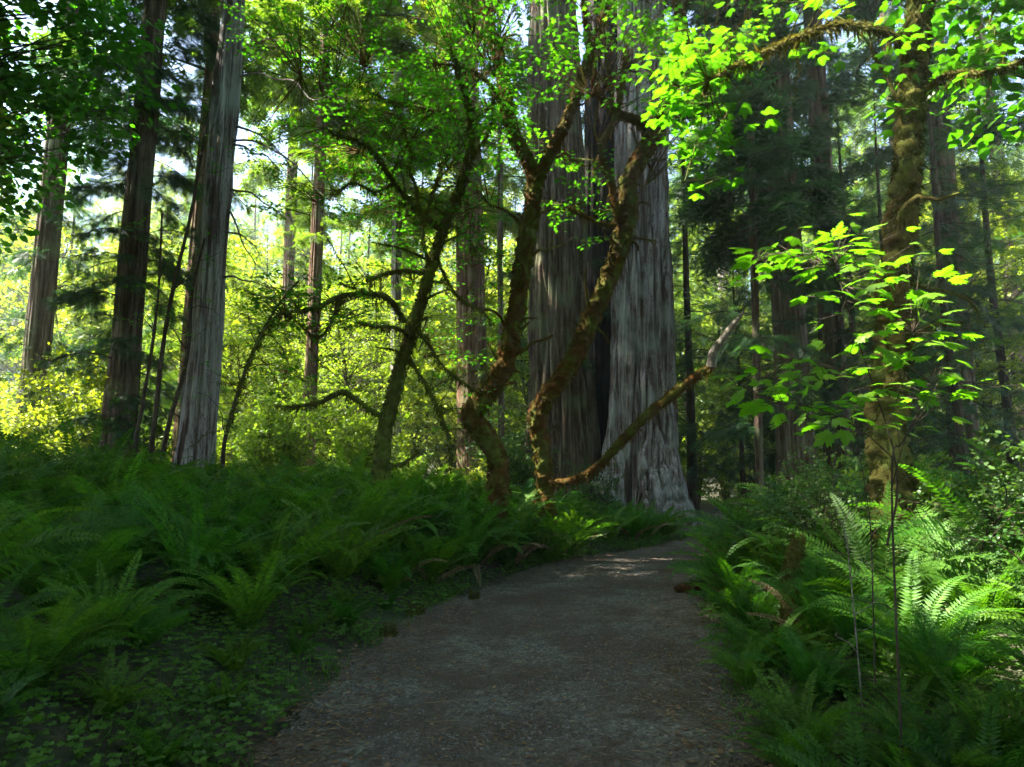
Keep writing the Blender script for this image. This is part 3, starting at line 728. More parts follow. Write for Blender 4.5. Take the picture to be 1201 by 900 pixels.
# golden mossy maple at the right edge
D = 7.2
eR, oR = maple('mossy_maple', 'thick maple trunk wrapped in golden moss at the right edge behind the bright leaves', (1045, 560), D, [
    ('trunk', [(1045, 560, D, .19), (1040, 520, D, .16), (1042, 460, D, .165), (1046, 400, D, .15), (1047, 355, D, .16), (1053, 300, D, .14), (1056, 260, D, .15), (1062, 210, D, .135), (1066, 165, D, .13), (1070, 120, D, .125), (1074, 60, D, .12), (1082, -60, D, .1)]),
    ('limb', [(1072, 70, D, .045), (1040, 40, D - .3, .032), (980, 30, D - .8, .024), (900, 60, D - 1.2, .018), (830, 95, D - 1.5, .015)]),
    ('limb', [(1070, 120, D, .05), (1110, 90, D - .3, .04), (1160, 85, D - .6, .03), (1230, 60, D - 1, .02)]),
], 81, M_MOSS_Y, M_STRAND, strand_n=2200, bumpy=.35, sub=2, leaf=dict(size=.12, mat=M_MAPLE, tmpl=MAPLE_HI, per=4, zones=[
    (775, 60, 860, 150, 5.6, 6.4, 26), (800, 140, 850, 190, 5.8, 6.3, 5), (850, -40, 1200, 70, 5.2, 7.5, 20), (1040, 60, 1200, 170, 5.5, 7.5, 8), (810, 200, 840, 235, 5.8, 6, 2)]))

# young maple in front right, bright leaves
D = 3.6
b = P(1040, 640, D); bx, by = b[0], b[1]; o = np.array([bx, by, H(bx, by)])
e = empty('maple_sapling', o); tag(e, 'young maple sapling with bright lime leaves above the ferns on the right', 'sapling')
st = MB(); lf = MB()
stems = [[(1040, 640, D), (1052, 585, D), (1050, 540, D), (1040, 500, D + .1), (1020, 440, D + .1), (1000, 380, D + .1), (985, 330, D), (978, 312, D)],
         [(1045, 575, D), (1060, 520, D - .1), (1078, 480, D - .2), (1095, 450, D - .3)],
         [(995, 365, D + .1), (975, 320, D), (950, 300, D - .1), (920, 297, D - .1), (890, 303, D - .2)],
         [(1030, 470, D), (1000, 440, D), (960, 425, D - .1), (930, 420, D - .1)],
         [(1050, 540, D), (1010, 505, D - .1), (960, 480, D - .2), (910, 470, D - .3), (880, 460, D - .4)],
         [(1040, 500, D), (1055, 460, D), (1065, 420, D), (1070, 390, D)], [(1070, 500, D), (1110, 470, D), (1150, 455, D)]]
for s in stems:
    tube(st, [P(*q) - o for q in s], np.linspace(.0065 if s is stems[0] else .0035, .0015, len(s)), 6, .05, .1, 30, 1)
leaves = [(886, 306), (900, 302), (915, 298), (928, 297), (905, 312), (945, 290), (962, 285), (975, 272), (950, 300), (985, 280), (990, 302), (1010, 292), (1022, 296), (965, 312), (1000, 318), (1020, 325), (1040, 345),
          (985, 345), (1005, 340), (985, 365), (1025, 365), (1048, 370), (1060, 380), (1000, 395), (1030, 390), (1055, 410), (1068, 425), (920, 415), (935, 422), (950, 430), (968, 438), (1015, 430), (905, 440), (925, 447), (950, 452),
          (875, 462), (895, 465), (912, 460), (930, 470), (960, 478), (985, 470), (1010, 470), (1040, 455), (1070, 450), (990, 500), (1030, 500), (1060, 490), (1080, 470), (1100, 452), (1125, 462), (1150, 450), (955, 500), (920, 490), (1075, 350), (1068, 292), (1090, 400), (1110, 430), (880, 440), (1035, 420), (1060, 330)]
g = np.random.default_rng(4)
pos = np.array([P(a + g.normal() * 3, c + g.normal() * 3, D + g.uniform(-.35, .25)) for a, c in leaves for _ in range(5)]) - o

for k_ in range(1, 5): pos[k_::5] += g.normal(size=(len(leaves), 3)) * [.1, .16, .035]
S = np.concatenate([np.array([P(*q) - o for q in s]) for s in stems])
Sd = np.concatenate([resample([P(*q) - o for q in s], np.ones(len(s)), .04)[0] for s in stems])
nn = np.array([Sd[np.argmin(((Sd - q) ** 2).sum(1))] for q in pos])
fw = nrm(nrm(pos - nn) * np.array([1, 1, .2]) + np.array([0, 0, -.08]) + g.normal(size=pos.shape) * .2)
sz = .048 + .075 * g.random(len(pos)) ** .8
sticks(st, nn, pos, .0022, .0014)
lf.inst(*MAPLE_HI, axes(fw, nrm(np.array([0, -.3, 1.]) + g.normal(size=pos.shape) * .33), sz), pos)
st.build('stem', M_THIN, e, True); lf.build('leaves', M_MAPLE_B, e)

# slim leaning saplings on the left
def sapling(label, D, pts, r, seed, leafy=True):
    b = P(pts[0][0], 560, D); o = np.array([b[0], b[1], H(b[0], b[1])])
    e = empty('sapling', o); tag(e, label, 'sapling', 'thin saplings on the left')
    mb = MB(); tw = MB(); q = [np.array([0, 0, -.1])] + [P(a, c, D) - o for a, c in pts]
    p, rr, _, _ = tube(mb, q, np.linspace(r, r * .4, len(q)), 8, .1, .25, 6, seed)
    mb.build('trunk', M_THIN, e, True)
    g = np.random.default_rng(seed); br = branchlets(tw, p, rr, 12, seed, (.5, 1.5), rr=.4, t0=.3)
    tw.build('twigs', M_THIN, e, True); lf = MB(); t2 = MB()
    C = np.concatenate([b_[0][5::4] for b_ in br]); C = C + g.normal(size=C.shape) * .15
    maple_sprays(lf, t2, C, g.random(len(C)) * 6.3, g.uniform(.3, .6, len(C)), seed, .07, MAPLE_LO, per=4)
    lf.build('crown', M_MAPLE, e)
sapling('thin dark sapling leaning right between the far left redwood and the grey redwood', 13, [(178, 530), (184, 470), (192, 400), (205, 330), (222, 260), (235, 190), (250, 100)], .055, 91)
sapling('thinner sapling left of the dark leaning sapling, beside the leaf wrapped redwood', 14, [(158, 530), (168, 470), (178, 410), (186, 340), (190, 250)], .05, 92)
sapling('mossy leaning sapling just right of the grey redwood', 13.5, [(262, 530), (268, 500), (282, 450), (300, 405), (325, 360), (350, 330)], .05, 93)
sapling('crooked dark sapling at the foot of the grey redwood on its left', 14.5, [(190, 540), (200, 490), (215, 440), (222, 400), (226, 340), (240, 280)], .06, 94)

# ------------------------------------------------------------------ background conifers and shrubs
PR = {
 'tall': [con_proto('redwood_tree', (M_RW_BROWN, M_CONIF), h=44, cb=7, rad=5.2, nb=115, seed=101, trunk_r=.55, spray=.6, tmpl=SPRAY_LO, dens=.75),
          con_proto('redwood_tree', (M_RW_RED, M_CONIF_L), h=38, cb=4, rad=4.6, nb=115, seed=102, trunk_r=.42, spray=.6, tmpl=SPRAY_LO, dens=.75)],
 'mid': [con_proto('conifer', (M_THIN, M_CONIF), h=17, cb=1.2, rad=3.1, nb=95, seed=103, trunk_r=.15, spray=.36, dens=.9),
         con_proto('conifer', (M_THIN, M_CONIF_L), h=14, cb=.8, rad=2.8, nb=85, seed=104, trunk_r=.12, spray=.34, dens=.9),
         con_proto('conifer', (M_THIN, M_CONIF_D), h=16, cb=.7, rad=2.7, nb=100, seed=105, trunk_r=.14, spray=.32, dens=1., droop=.55)],
}
def shrub_mb(h, r, n, seed, leaf=.05, tmpl=OVATE, m=M_SHRUB, stemm=M_THIN):
    g = np.random.default_rng(seed); lf = MB(); st = MB(); ns = 16
    for k in range(ns):
        az = g.random() * 2 * PI; rr = r * g.uniform(.2, 1); tip = np.array([math.cos(az) * rr, math.sin(az) * rr, h * g.uniform(.55, 1.05)])
        pts = [np.zeros(3), tip * [.3, .3, .5] + g.normal(size=3) * .08, tip * [.7, .7, .85] + g.normal(size=3) * .08, tip]
        p, q, _, _ = tube(st, pts, [.014, .01, .007, .003], 4, .2)
        m_ = int(n / ns); nt = max(3, m_ // 14)
        ti = g.integers(len(p) // 4, len(p), nt); L = g.uniform(.2, .55, nt) * r
        d = nrm(np.stack([g.normal(size=nt), g.normal(size=nt), g.normal(size=nt) * .35 + .05], -1)); e = p[ti] + d * L[:, None]
        sticks(st, p[ti], e, .003, .0015)
        idx = np.repeat(np.arange(nt), 14); w = g.uniform(.1, 1.05, len(idx))
        pos = p[ti][idx] + (d * L[:, None])[idx] * w[:, None] + g.normal(size=(len(idx), 3)) * leaf * .5
        fw = nrm(d[idx] + g.normal(size=pos.shape) * .8 - [0, 0, .1]); up = nrm(np.array([0, 0, 1.]) + g.normal(size=pos.shape) * .4)
        lf.inst(*tmpl, axes(fw, up, leaf * g.uniform(.6, 1.3, len(idx))), pos)
    return dict(name='shrub', trunk=st.mesh('stems', stemm), limb=None, crown=lf.mesh('leaves', m))
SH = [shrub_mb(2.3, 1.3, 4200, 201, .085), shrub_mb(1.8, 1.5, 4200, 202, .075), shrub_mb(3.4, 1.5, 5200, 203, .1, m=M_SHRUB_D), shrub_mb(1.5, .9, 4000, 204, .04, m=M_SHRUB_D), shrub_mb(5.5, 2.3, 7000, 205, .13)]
def put_shrub(k, px, D, s, label, group, name='shrub', cat='shrub'):
    x, y = G(px, D); pr = SH[k]
    e = empty(name, (x, y, H(x, y) - .05)); e.rotation_euler = (0, 0, rng.random() * 6.28); e.scale = (s, s, s * rng.uniform(.85, 1.1))
    tag(e, label, cat, group); link('stems', pr['trunk'], e); link('leaves', pr['crown'], e)

def zone(px):
    for a, t in ((127, 'before the far left edge'), (205, 'between the leaf wrapped redwood and the grey redwood'), (330, 'just right of the grey redwood'), (440, 'around the sunlit distant redwood left of the vine maple'), (600, 'between the vine maple and the kinked maple'), (720, 'behind the giant redwood cluster'), (895, 'between the giant redwoods and the big shaded redwood'), (1040, 'around the two shaded redwoods on the right')):
        if px < a: return t
    return 'at the right edge beyond the golden mossy maple'
def put_con(kind, k, px, D, s, label, group):
    x, y = G(px, D); place(PR[kind][k], x, y, s, rng.random() * 6.28, label, PR[kind][k]['name'].replace('_', ' ').split()[-1], group, sink=.1)
def broad_proto(h, r, seed, pads, m, leaf=.14, base=.14):
    g = np.random.default_rng(seed); tr = MB(); lb = MB(); lf = MB()
    tp = [np.zeros(3) - [0, 0, .2], np.array([g.normal() * .2, g.normal() * .2, h * .25]), np.array([g.normal() * .5, g.normal() * .5, h * .55]), np.array([g.normal() * .6, g.normal() * .6, h * .9])]
    p, q, _, _ = tube(tr, tp, [.016 * h, .012 * h, .008 * h, .002 * h], 10, .3, .2, 3, seed)
    u = g.random(pads) ** .8; z = h * (base + (1.02 - base) * u)
    prof = np.sin(PI * np.clip(.12 + .85 * u, 0, 1)) ** .6
    a = g.random(pads) * 2 * PI; rr = r * prof * g.uniform(.15, 1.05, pads) ** .6
    C = np.stack([rr * np.cos(a), rr * np.sin(a), z], -1)
    k0 = np.clip(((z - .12 * h - rr * .35) / (h * .8) * len(p)).astype(int), 2, len(p) - 1); st_ = p[k0]
    mid = (st_ + C) / 2 + np.array([0, 0, 1.]) * (rr * .12)[:, None] + g.normal(size=C.shape) * .12
    sticks(lb, st_, mid, .004 * h * .55, .0022 * h * .6); sticks(lb, mid, C, .0022 * h * .6, .004)
    per = 44; idx = np.repeat(np.arange(pads), per)
    b = g.random(len(idx)) * 2 * PI; w = np.sqrt(g.random(len(idx))) * (.3 + .55 * g.random(pads)[idx]) * r * .28
    pos = C[idx] + np.stack([np.cos(b) * w, np.sin(b) * w, g.normal(size=len(idx)) * .07 - .25 * w ** 2 / (r * .25)], -1)
    fw = nrm(np.stack([np.cos(b), np.sin(b), -g.uniform(0, .6, len(idx))], -1) + g.normal(size=pos.shape) * .4); up = nrm(np.array([0, 0, 1.]) + g.normal(size=pos.shape) * .42)
    lf.inst(*OVATE, axes(fw, up, leaf * g.uniform(.6, 1.25, len(idx))), pos)
    return dict(name='maple_tree', trunk=tr.mesh('trunk', M_MOSS_G, True), limb=lb.mesh('limbs', M_THIN), crown=lf.mesh('crown', m))
PR['broad'] = [broad_proto(16, 4.6, 404, 420, M_MAPLE, .2, .36),  # dense crown made to block light, for the added maples
  broad_proto(11, 3.4, 401, 190, M_SHRUB), broad_proto(8, 3.0, 402, 170, M_SHRUB, .13, .05), broad_proto(15, 4.2, 403, 230, M_MAPLE, .16, .3)]
def put_broad(k, px, D, s, label, group):
    x, y = G(px, D); place(PR['broad'][k + 1], x, y, s, rng.random() * 6.28, label, 'tree', group, sink=.1)
B0 = [(0, 262, 38), (1, 300, 34), (1, 390, 40), (0, 430, 46), (1, 530, 40), (0, 570, 44), (1, 185, 40), (0, 150, 46), (1, 90, 44), (0, 30, 50),
      (0, 330, 56), (0, 460, 60), (0, 520, 64), (0, 595, 56), (0, 350, 72), (0, 410, 76), (0, 230, 66), (1, 640, 36), (1, 815, 36), (0, 850, 50), (1, 880, 33), (0, 1000, 36), (0, 1170, 30), (1, 1120, 26), (0, 920, 44), (0, 110, 64), (0, 290, 86), (0, 480, 84), (0, 560, 80),
      (0, 280, 44), (0, 410, 35), (0, 225, 33), (0, 130, 38), (0, 455, 42), (0, 550, 48), (0, 370, 44), (0, 60, 34), (0, 160, 52), (0, 320, 68), (0, 860, 62), (0, 800, 44)]
for k, px, D in B0:
    put_broad(k, px, D, rng.uniform(.9, 1.25) * (1.6 if D > 45 else 1.15), 'sunlit round maple ' + zone(px), 'sunlit maples ' + zone(px))
# named conifers that the photo picks out
put_con('mid', 2, 812, 25, 1.25, 'dense drooping dark conifer touching the right side of the giant redwoods', None)
put_con('mid', 2, 872, 21, .62, 'small dark conifer between the thin dark trunk and the big shaded redwood', None)
put_con('mid', 0, 1010, 26, 1.1, 'bluish green conifer right of the two shaded redwoods', None)
put_con('mid', 1, 245, 30, 1., 'yellow green conifer glowing directly behind the grey redwood', None)
D0 = [('mid', 1, 405, 60, 1.), ('mid', 0, 500, 46, .75), ('mid', 1, 545, 52, .95), ('mid', 0, 90, 33, .8),
      ('mid', 0, 770, 33, 1.), ('mid', 1, 850, 40, .8), ('mid', 0, 940, 31, 1.1), ('mid', 2, 1060, 20, .9), ('mid', 2, 1130, 17, .9), ('mid', 0, 1190, 24, 1.2), ('mid', 1, 620, 42, 1.), ('mid', 0, 700, 38, 1.1), ('mid', 0, 895, 48, 1.), ('mid', 0, 1000, 40, 1.2), ('mid', 1, 300, 66, 1.1), ('mid', 1, 190, 58, 1.1),
      ('mid', 1, 300, 54, 1.6), ('mid', 1, 180, 50, 1.4), ('mid', 1, 112, 44, 1.2), ('mid', 0, 352, 60, 2.1), ('mid', 1, 250, 58, 2.2), ('mid', 1, 425, 52, 1.8), ('mid', 0, 490, 62, 2.1), ('mid', 1, 548, 64, 2.2), ('mid', 1, 60, 50, 2.), ('mid', 1, 605, 58, 2.), ('mid', 1, 390, 74, 2.4), ('mid', 1, 320, 76, 2.4), ('mid', 0, 215, 72, 2.4), ('mid', 1, 850, 58, 2.), ('mid', 1, 150, 66, 2.3), ('mid', 0, 455, 76, 2.5)]
for kind, k, px, D, s in D0:
    put_con(kind, k, px, D, s, ('yellow green' if k == 1 else 'green') + ' young conifer ' + zone(px), 'young conifers ' + zone(px))
T0 = [(1, 205, 84), (1, 262, 92), (1, 400, 86), (1, 480, 94), (1, 120, 88), (1, 320, 78), (1, 20, 78), (1, 165, 96), (0, 285, 104), (0, 440, 98), (0, 520, 110), (0, 650, 46), (0, 700, 70), (1, 790, 52), (0, 815, 85),
      (0, 905, 66), (0, 930, 85), (0, 990, 48), (1, 1030, 72), (0, 1080, 38), (0, 1140, 55), (0, 1210, 36), (1, 600, 90), (1, 350, 92)]
for k, px, D in T0:
    put_con('tall', k, px, D, rng.uniform(.9, 1.15), 'tall redwood in the misty distance ' + zone(px), 'far redwoods ' + zone(px))
# bright understory shrubs
for q in range(78):
    px = rng.uniform(-60, 1260); D = rng.uniform(19, 48)
    k = int(rng.choice([0, 1, 4, 0, 1, 2])); 
    if px > 860 and k == 4: k = 2
    if 700 < px < 800 and D < 26: D += 8
    if 780 < px < 900 and D < 30: D = 30 + D * .3
    put_shrub(k, px, D, rng.uniform(.8, 1.3) * (.8 if k == 4 else 1), 'leafy sunlit understory bush ' + zone(px), 'understory bushes ' + zone(px))
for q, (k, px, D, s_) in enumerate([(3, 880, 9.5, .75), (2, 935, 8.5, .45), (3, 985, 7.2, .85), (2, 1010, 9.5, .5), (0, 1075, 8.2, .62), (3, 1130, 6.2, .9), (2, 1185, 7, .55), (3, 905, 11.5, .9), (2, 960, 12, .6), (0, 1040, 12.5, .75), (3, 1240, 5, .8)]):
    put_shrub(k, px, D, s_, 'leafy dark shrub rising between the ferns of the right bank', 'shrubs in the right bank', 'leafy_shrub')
put_shrub(3, 705, 18, 1.2, 'dark green huckleberry bush at the foot of the giant redwoods between the trunks', None, 'huckleberry_bush', 'bush')
put_shrub(3, 680, 19, 1.0, 'small huckleberry bush left of the darker one at the giant redwoods', None, 'huckleberry_bush', 'bush')
put_shrub(0, 322, 27, .95, 'pale sunlit bush below the broken mossy bough', None)

# far wood closing the view
g = np.random.default_rng(31); fm = MB()
for q in range(230):
    az = g.uniform(-62, 62); D = g.uniform(95, 170); x = D * math.sin(R(az)); y = D * math.cos(R(az)); h = g.uniform(30, 58)
    z0 = H(x, y); n = 420; u = g.random(n) ** 1.1; rr = h * .16 * (1 - u) ** .8 * g.uniform(.5, 1.1, n); a = g.random(n) * 2 * PI
    pos = np.stack([x + rr * np.cos(a), y + rr * np.sin(a), z0 + 1 + u * h], -1)
    fw = nrm(np.stack([np.cos(a), np.sin(a), -g.uniform(.1, .8, n)], -1)); up = nrm(np.array([0, 0, 1.]) + g.normal(size=(n, 3)) * .4)
    fm.inst(*SPRAY_LO, axes(fw, up, 2.2 * g.uniform(.7, 1.3, n)), pos)
    b_ = np.array([[x, y, z0 - 1]]); sticks(fm, b_, b_ + [[0, 0, h]], .35, .05)
tag(fm.build('far_woods', M_CONIF_L), 'far wooded slope of hazy conifers closing the view', 'woods', kind='stuff')

# unseen trees added round and behind the camera to shade the trail
for k, (x, y, s) in enumerate([(-14, -9, 1.), (-13, 10.2, .95), (-6, -4, 1.05), (3, -7, 1.), (10, -2, 1.1), (11, 5, 1.), (-13, 10, .9), (-3, -12, 1.1), (-15, -3, 1.), (16, 10, 1.)]):
    place(PR['tall'][k % 2], x, y, s, k * 1.3, 'tall redwood added beside the viewpoint, outside the picture, to shade the trail', 'redwood', 'shade redwoods added around the viewpoint')

for k, (x, y, s) in enumerate([(-4.5, -4.5, 1.2), (5.2, -2, 1.2), (.4, -4, 1.25), (-10.6, .5, 1.1), (8.5, 1.5, 1.25), (-1, -9, 1.3), (5, -6, 1.2), (-6, -7, 1.2)]):  # unseen maples added to cut skylight and sun on the foreground
    place(PR['broad'][0], x, y, s, k * 1.9, 'leafy maple added beside the viewpoint, outside the picture, to shade the trail', 'tree', 'shade maples added around the viewpoint')
for k, (x, y, s) in enumerate([(-10.6, 4.2, 1.05), (-10.9, 6.8, 1.08), (6.2, 4.2, 1.15), (2.8, -1.5, 1.15), (-15, 8, 1.2), (-17, 15, 1.1), (-13.2, 8, 1.1), (9.5, 7.5, 1.1), (-13.5, 13, 1.1), (-13, 2, 1.2), (-9, -3, 1.1)]):
    place(PR['broad'][0], x, y, s, k * 2.3 + 1, 'leafy maple added beside the viewpoint, outside the picture, to shade the trail', 'tree', 'shade maples added around the viewpoint')

# ------------------------------------------------------------------ ferns
FN = [fern_mb(301, 24, 1.15, 34), fern_mb(302, 20, 1.3, 38, wide=.09), fern_mb(303, 28, 1.0, 30, tall=.6), fern_mb(304, 14, 1.15, 26, True, wide=.17), fern_mb(305, 18, .85, 28, wide=.11)]
FM = [m.mesh('sword_fern', M_FERN_B if k == 3 else M_FERN) for k, m in enumerate(FN)]
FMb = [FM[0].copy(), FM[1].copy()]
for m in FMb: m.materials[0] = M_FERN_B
def put_fern(x, y, s, me, label, group, tilt=.12, name='sword_fern'):
    o = link(name, me, None, (x, y, H(x, y) - .02)); o.rotation_euler = (rng.normal() * tilt, rng.normal() * tilt, rng.random() * 6.28)
    s2 = s * rng.uniform(.88, 1.14); o.scale = (s2, s2, s2 * rng.uniform(.95, 1.15)); tag(o, label, 'fern', group)
    if s > .6 and y > 6 and rng.random() < .4: link('dead_fronds', DEADF[int(rng.random() * 2)], o)
DEADF = [fern_mb(s_, 5, .95, 26, wide=.08, tall=-1.6).mesh('dead_fronds', M_LITTER) for s_ in (331, 332)]
def scatter(x0, x1, y0, y1, dist, ok, seed):
    g = np.random.default_rng(seed); pts = []
    for _ in range(6000):
        x, y = g.uniform(x0, x1), g.uniform(y0, y1)
        if not ok(x, y): continue
        dd = dist(x, y) if callable(dist) else dist
        if all((x - a) ** 2 + (y - b) ** 2 > dd * dd for a, b in pts): pts.append((x, y))
    return pts
def inview(x, y, m=60):
    px = 600 + x / y * F0 * 1.0; return -m < px < 1201 + m
trunks_xy = [(oA[0], oA[1]), (oB[0], oB[1]), (oR[0], oR[1])]
def clear(x, y): return all((x - a) ** 2 + (y - b) ** 2 > .22 for a, b in trunks_xy)
nf = 0
for x, y in scatter(-14, 4.6, 3.2, 17.5, lambda x, y: (.72 if y < 9 else .68 if x > -4 else .9), lambda x, y: y > 1.2 and inview(x, y, 90) and x < path_l(y) - np.interp(y, [3, 7, 9, 11, 20], [.7, .65, .45, .4, .5]) and clear(x, y) and (x * x + y * y) > 10, 7):
    edge = path_l(y) - x
    s = np.interp(y, [6, 9, 11], [.7, .95, 1.12]) + .32 * sm(.4, 1.9, edge) * (y < 10) + .08 * sm(3, 6, edge)
    if x > 1.3: s *= .72
    if y < 4.6: s *= .72
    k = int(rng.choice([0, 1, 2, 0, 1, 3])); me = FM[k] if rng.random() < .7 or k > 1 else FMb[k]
    if edge < 1.6: lab, gr = 'sword fern in the front row along the left side of the trail', 'sword ferns lining the left of the trail'
    elif y > 9.5: lab, gr = 'sword fern in the dense bank at the feet of the mossy maples', 'sword ferns below the mossy maples'
    else: lab, gr = 'sword fern in the deep dark bank filling the lower left', 'sword ferns in the lower left bank'
    put_fern(x, y, s, me, lab, gr); nf += 1
for x, y in scatter(1.2, 15, 3.0, 16, lambda x, y: .72 if x < 6 else 1., lambda x, y: inview(x, y, 90) and x > path_r(y) + .3 and clear(x, y), 8):
    edge = x - path_r(y)
    s = .8 + .5 * sm(.3, 1.4, edge)
    s *= np.interp(y, [3, 4.5, 7], [.42, .6, 1])
    k = int(rng.choice([0, 1, 2, 0, 1, 3])); me = FM[k] if rng.random() < .7 or k > 1 else FMb[k]
    if edge < 1.3: lab, gr = 'sword fern leaning over the right edge of the trail', 'sword ferns lining the right of the trail'
    else: lab, gr = 'sword fern in the shaded bank on the right of the trail', 'sword ferns in the right bank'
    put_fern(x, y, s, me, lab, gr); nf += 1
for x, y in scatter(-12, 4.5, 17.5, 23, 1.5, lambda x, y: inview(x, y, 0) and x < path_l(y) - .6, 9):
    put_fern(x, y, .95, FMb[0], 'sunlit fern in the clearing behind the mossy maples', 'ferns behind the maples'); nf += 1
for x, y in scatter(.8, 5, 2.8, 9, .45, lambda x, y: inview(x, y, 60) and .12 < x - path_r(y) < 1.6, 14):
    put_fern(x, y, rng.uniform(.34, .52), FM[int(rng.choice([2, 3, 4]))], 'small young fern low in the verge on the right of the trail', 'young ferns in the right verge', .2, 'young_fern'); nf += 1
for x, y in scatter(-6, 1, 2.9, 9, .45, lambda x, y: inview(x, y, 60) and .3 < path_l(y) - x < 1.3 and y > 3.3, 12):
    put_fern(x, y, rng.uniform(.32, .5), FM[int(rng.choice([2, 3, 4]))], 'small young fern low in the verge on the left of the trail', 'young ferns in the left verge', .2, 'young_fern'); nf += 1
for px_, D_ in ((572, 11.2), (603, 11.5), (640, 12.2), (622, 12.7), (662, 12.9), (592, 11.9), (548, 11.4)):
    x, y = G(px_, D_); put_fern(x, y, 1.1, FM[nf % 3], 'sword fern in the front row along the left side of the trail', 'sword ferns lining the left of the trail'); nf += 1
for x, y in ((1.75, 3.15), (2.25, 3.3), (1.45, 3.0), (2.0, 3.0)):
    put_fern(x, y, .6, FM[2], 'sword fern hiding the foot of the bright maple sapling', 'ferns at the maple sapling'); nf += 1
print('ferns', nf)

# ------------------------------------------------------------------ ground cover, litter, small pieces
g = np.random.default_rng(77); cov = MB()
def cover(n, x0, x1, y0, y1, keep, size):
    x = g.uniform(x0, x1, n); y = g.uniform(y0, y1, n); k = keep(x, y); x, y = x[k], y[k]
    m = len(x); hgt_ = g.uniform(.02, .16, m) ; z = hgt(x, y)
    pos = np.stack([x, y, z + hgt_], -1); az = g.random(m) * 2 * PI
    up = nrm(np.array([0, -.15, 1.]) + g.normal(size=(m, 3)) * .3)
    for t in range(3):
        fw = np.stack([np.cos(az + t * 2.1), np.sin(az + t * 2.1), np.full(m, -.15)], -1)
        s = size * g.uniform(.6, 1.3, m); cov.inst(*KITE, axes(fw, up, s * 1.25, s), pos)
def kl(x, y):
    e = path_l(y) - x; e = e + (n2(x * 3.1, y * 3.1, 48) - .5) * .5; return (e > .0) & (e < 2.4) & (n2(x * 2.2, y * 2.2, 41) + .18 * sm(0, .8, e) > .46)
def kr(x, y):
    e = x - path_r(y); e = e + (n2(x * 3.1, y * 3.1, 49) - .5) * .5; return (e > .0) & (e < 2.0) & (n2(x * 2.2, y * 2.2, 42) + .15 * sm(0, .8, e) > .45)
cover(70000, -5, 4.5, 2.6, 19, kl, .031)
cover(34000, 1.5, 9, 2.6, 19, kr, .031)
cover(16000, -14, 12, 3, 30, lambda x, y: (path_l(y) - x > 2) | (x - path_r(y) > 1.8), .05)
tag(cov.build('ground_cover', M_COVER), 'small leafy ground cover carpeting the verges of the trail', 'ground cover', kind='stuff')

# grass tufts on the verge
gm = MB(); n = 42000; x = g.uniform(-4, 5, n); y = g.uniform(3, 18, n)
e_ = path_l(y) - x; e2 = x - path_r(y); k = (((e_ > -.12) & (e_ < .8)) | ((e2 > -.1) & (e2 < .6))) & (n2(x * 1.5, y * 1.5, 55) > .48); x, y = x[k], y[k]; m = len(x)
fw = nrm(np.stack([g.normal(size=m) * .5, g.normal(size=m) * .5, np.ones(m)], -1))
gm.inst(*KITE, axes(fw, nrm(g.normal(size=(m, 3))), .007, g.uniform(.06, .22, m)), np.stack([x, y, hgt(x, y)], -1))
tag(gm.build('grass', M_COVER), 'thin grass blades along the edge of the gravel trail', 'grass', kind='stuff')

# litter: needles, twigs, leaf scraps and loose stones on the trail
lt = MB(); n = 11000; y = 2.5 + 20 * g.random(n) ** 1.4; w = g.random(n); w = np.where(g.random(n) < .6, np.where(g.random(n) < .5, w * .22, 1 - w * .22), w)
x = path_l(y) + (path_r(y) - path_l(y)) * (w * 1.08 - .04); z = hgt(x, y) + .026
a = g.random(n) * 2 * PI; fw = np.stack([np.cos(a), np.sin(a), g.normal(size=n) * .1], -1); up = nrm(np.array([0, 0, 1.]) + g.normal(size=(n, 3)) * .25)
k = g.random(n) < .55
lt.inst(*KITE, axes(fw[k], up[k], g.uniform(.006, .013, k.sum()), g.uniform(.03, .11, k.sum())), np.stack([x, y, z], -1)[k])
k = ~k; lt.inst(*OVATE, axes(fw[k], up[k], g.uniform(.014, .045, k.sum())), np.stack([x, y, z], -1)[k])
n = 420; y = 2.6 + 14 * g.random(n) ** 1.3; x = path_l(y) + (path_r(y) - path_l(y)) * g.random(n); a = g.random(n) * 2 * PI; L = g.uniform(.04, .2, n)
p0 = np.stack([x, y, hgt(x, y) + .03], -1); sticks(lt, p0, p0 + np.stack([np.cos(a) * L, np.sin(a) * L, g.normal(size=n) * .006], -1), .003, .0015)
tag(lt.build('litter', M_LITTER), 'brown needles, twigs and leaf scraps scattered over the trail', 'litter', kind='stuff')
gv = MB(); n = 34000; y = 2.5 + 12 * g.random(n) ** 1.5; x = path_l(y) + (path_r(y) - path_l(y)) * g.random(n); k = n2(x * .9, y * .9, 61) > .42; x, y = x[k], y[k]; n = len(x)
v = np.array([(0, 0, .5), (1, 0, 0), (.3, .9, 0), (-.8, .6, 0), (-.8, -.6, 0), (.3, -.9, 0)]); f = np.array([(0, 1, 2), (0, 2, 3), (0, 3, 4), (0, 4, 5), (0, 5, 1)])
a = g.random(n) * 2 * PI; gv.inst(v, f, axes(np.stack([np.cos(a), np.sin(a), a * 0], -1), np.tile([0, 0, 1.], (n, 1)), g.uniform(.004, .013, n), g.uniform(.004, .013, n)), np.stack([x, y, hgt(x, y) + .016], -1))
M_STONE = bark_mat('gravel_stone', [(.06, .055, .055), (.16, .15, .145), (.34, .32, .31)], stretch=(30, 30, 30), bdist=.002)
tag(gv.build('gravel', M_STONE), 'loose grey gravel on the surface of the trail', 'gravel', kind='stuff')

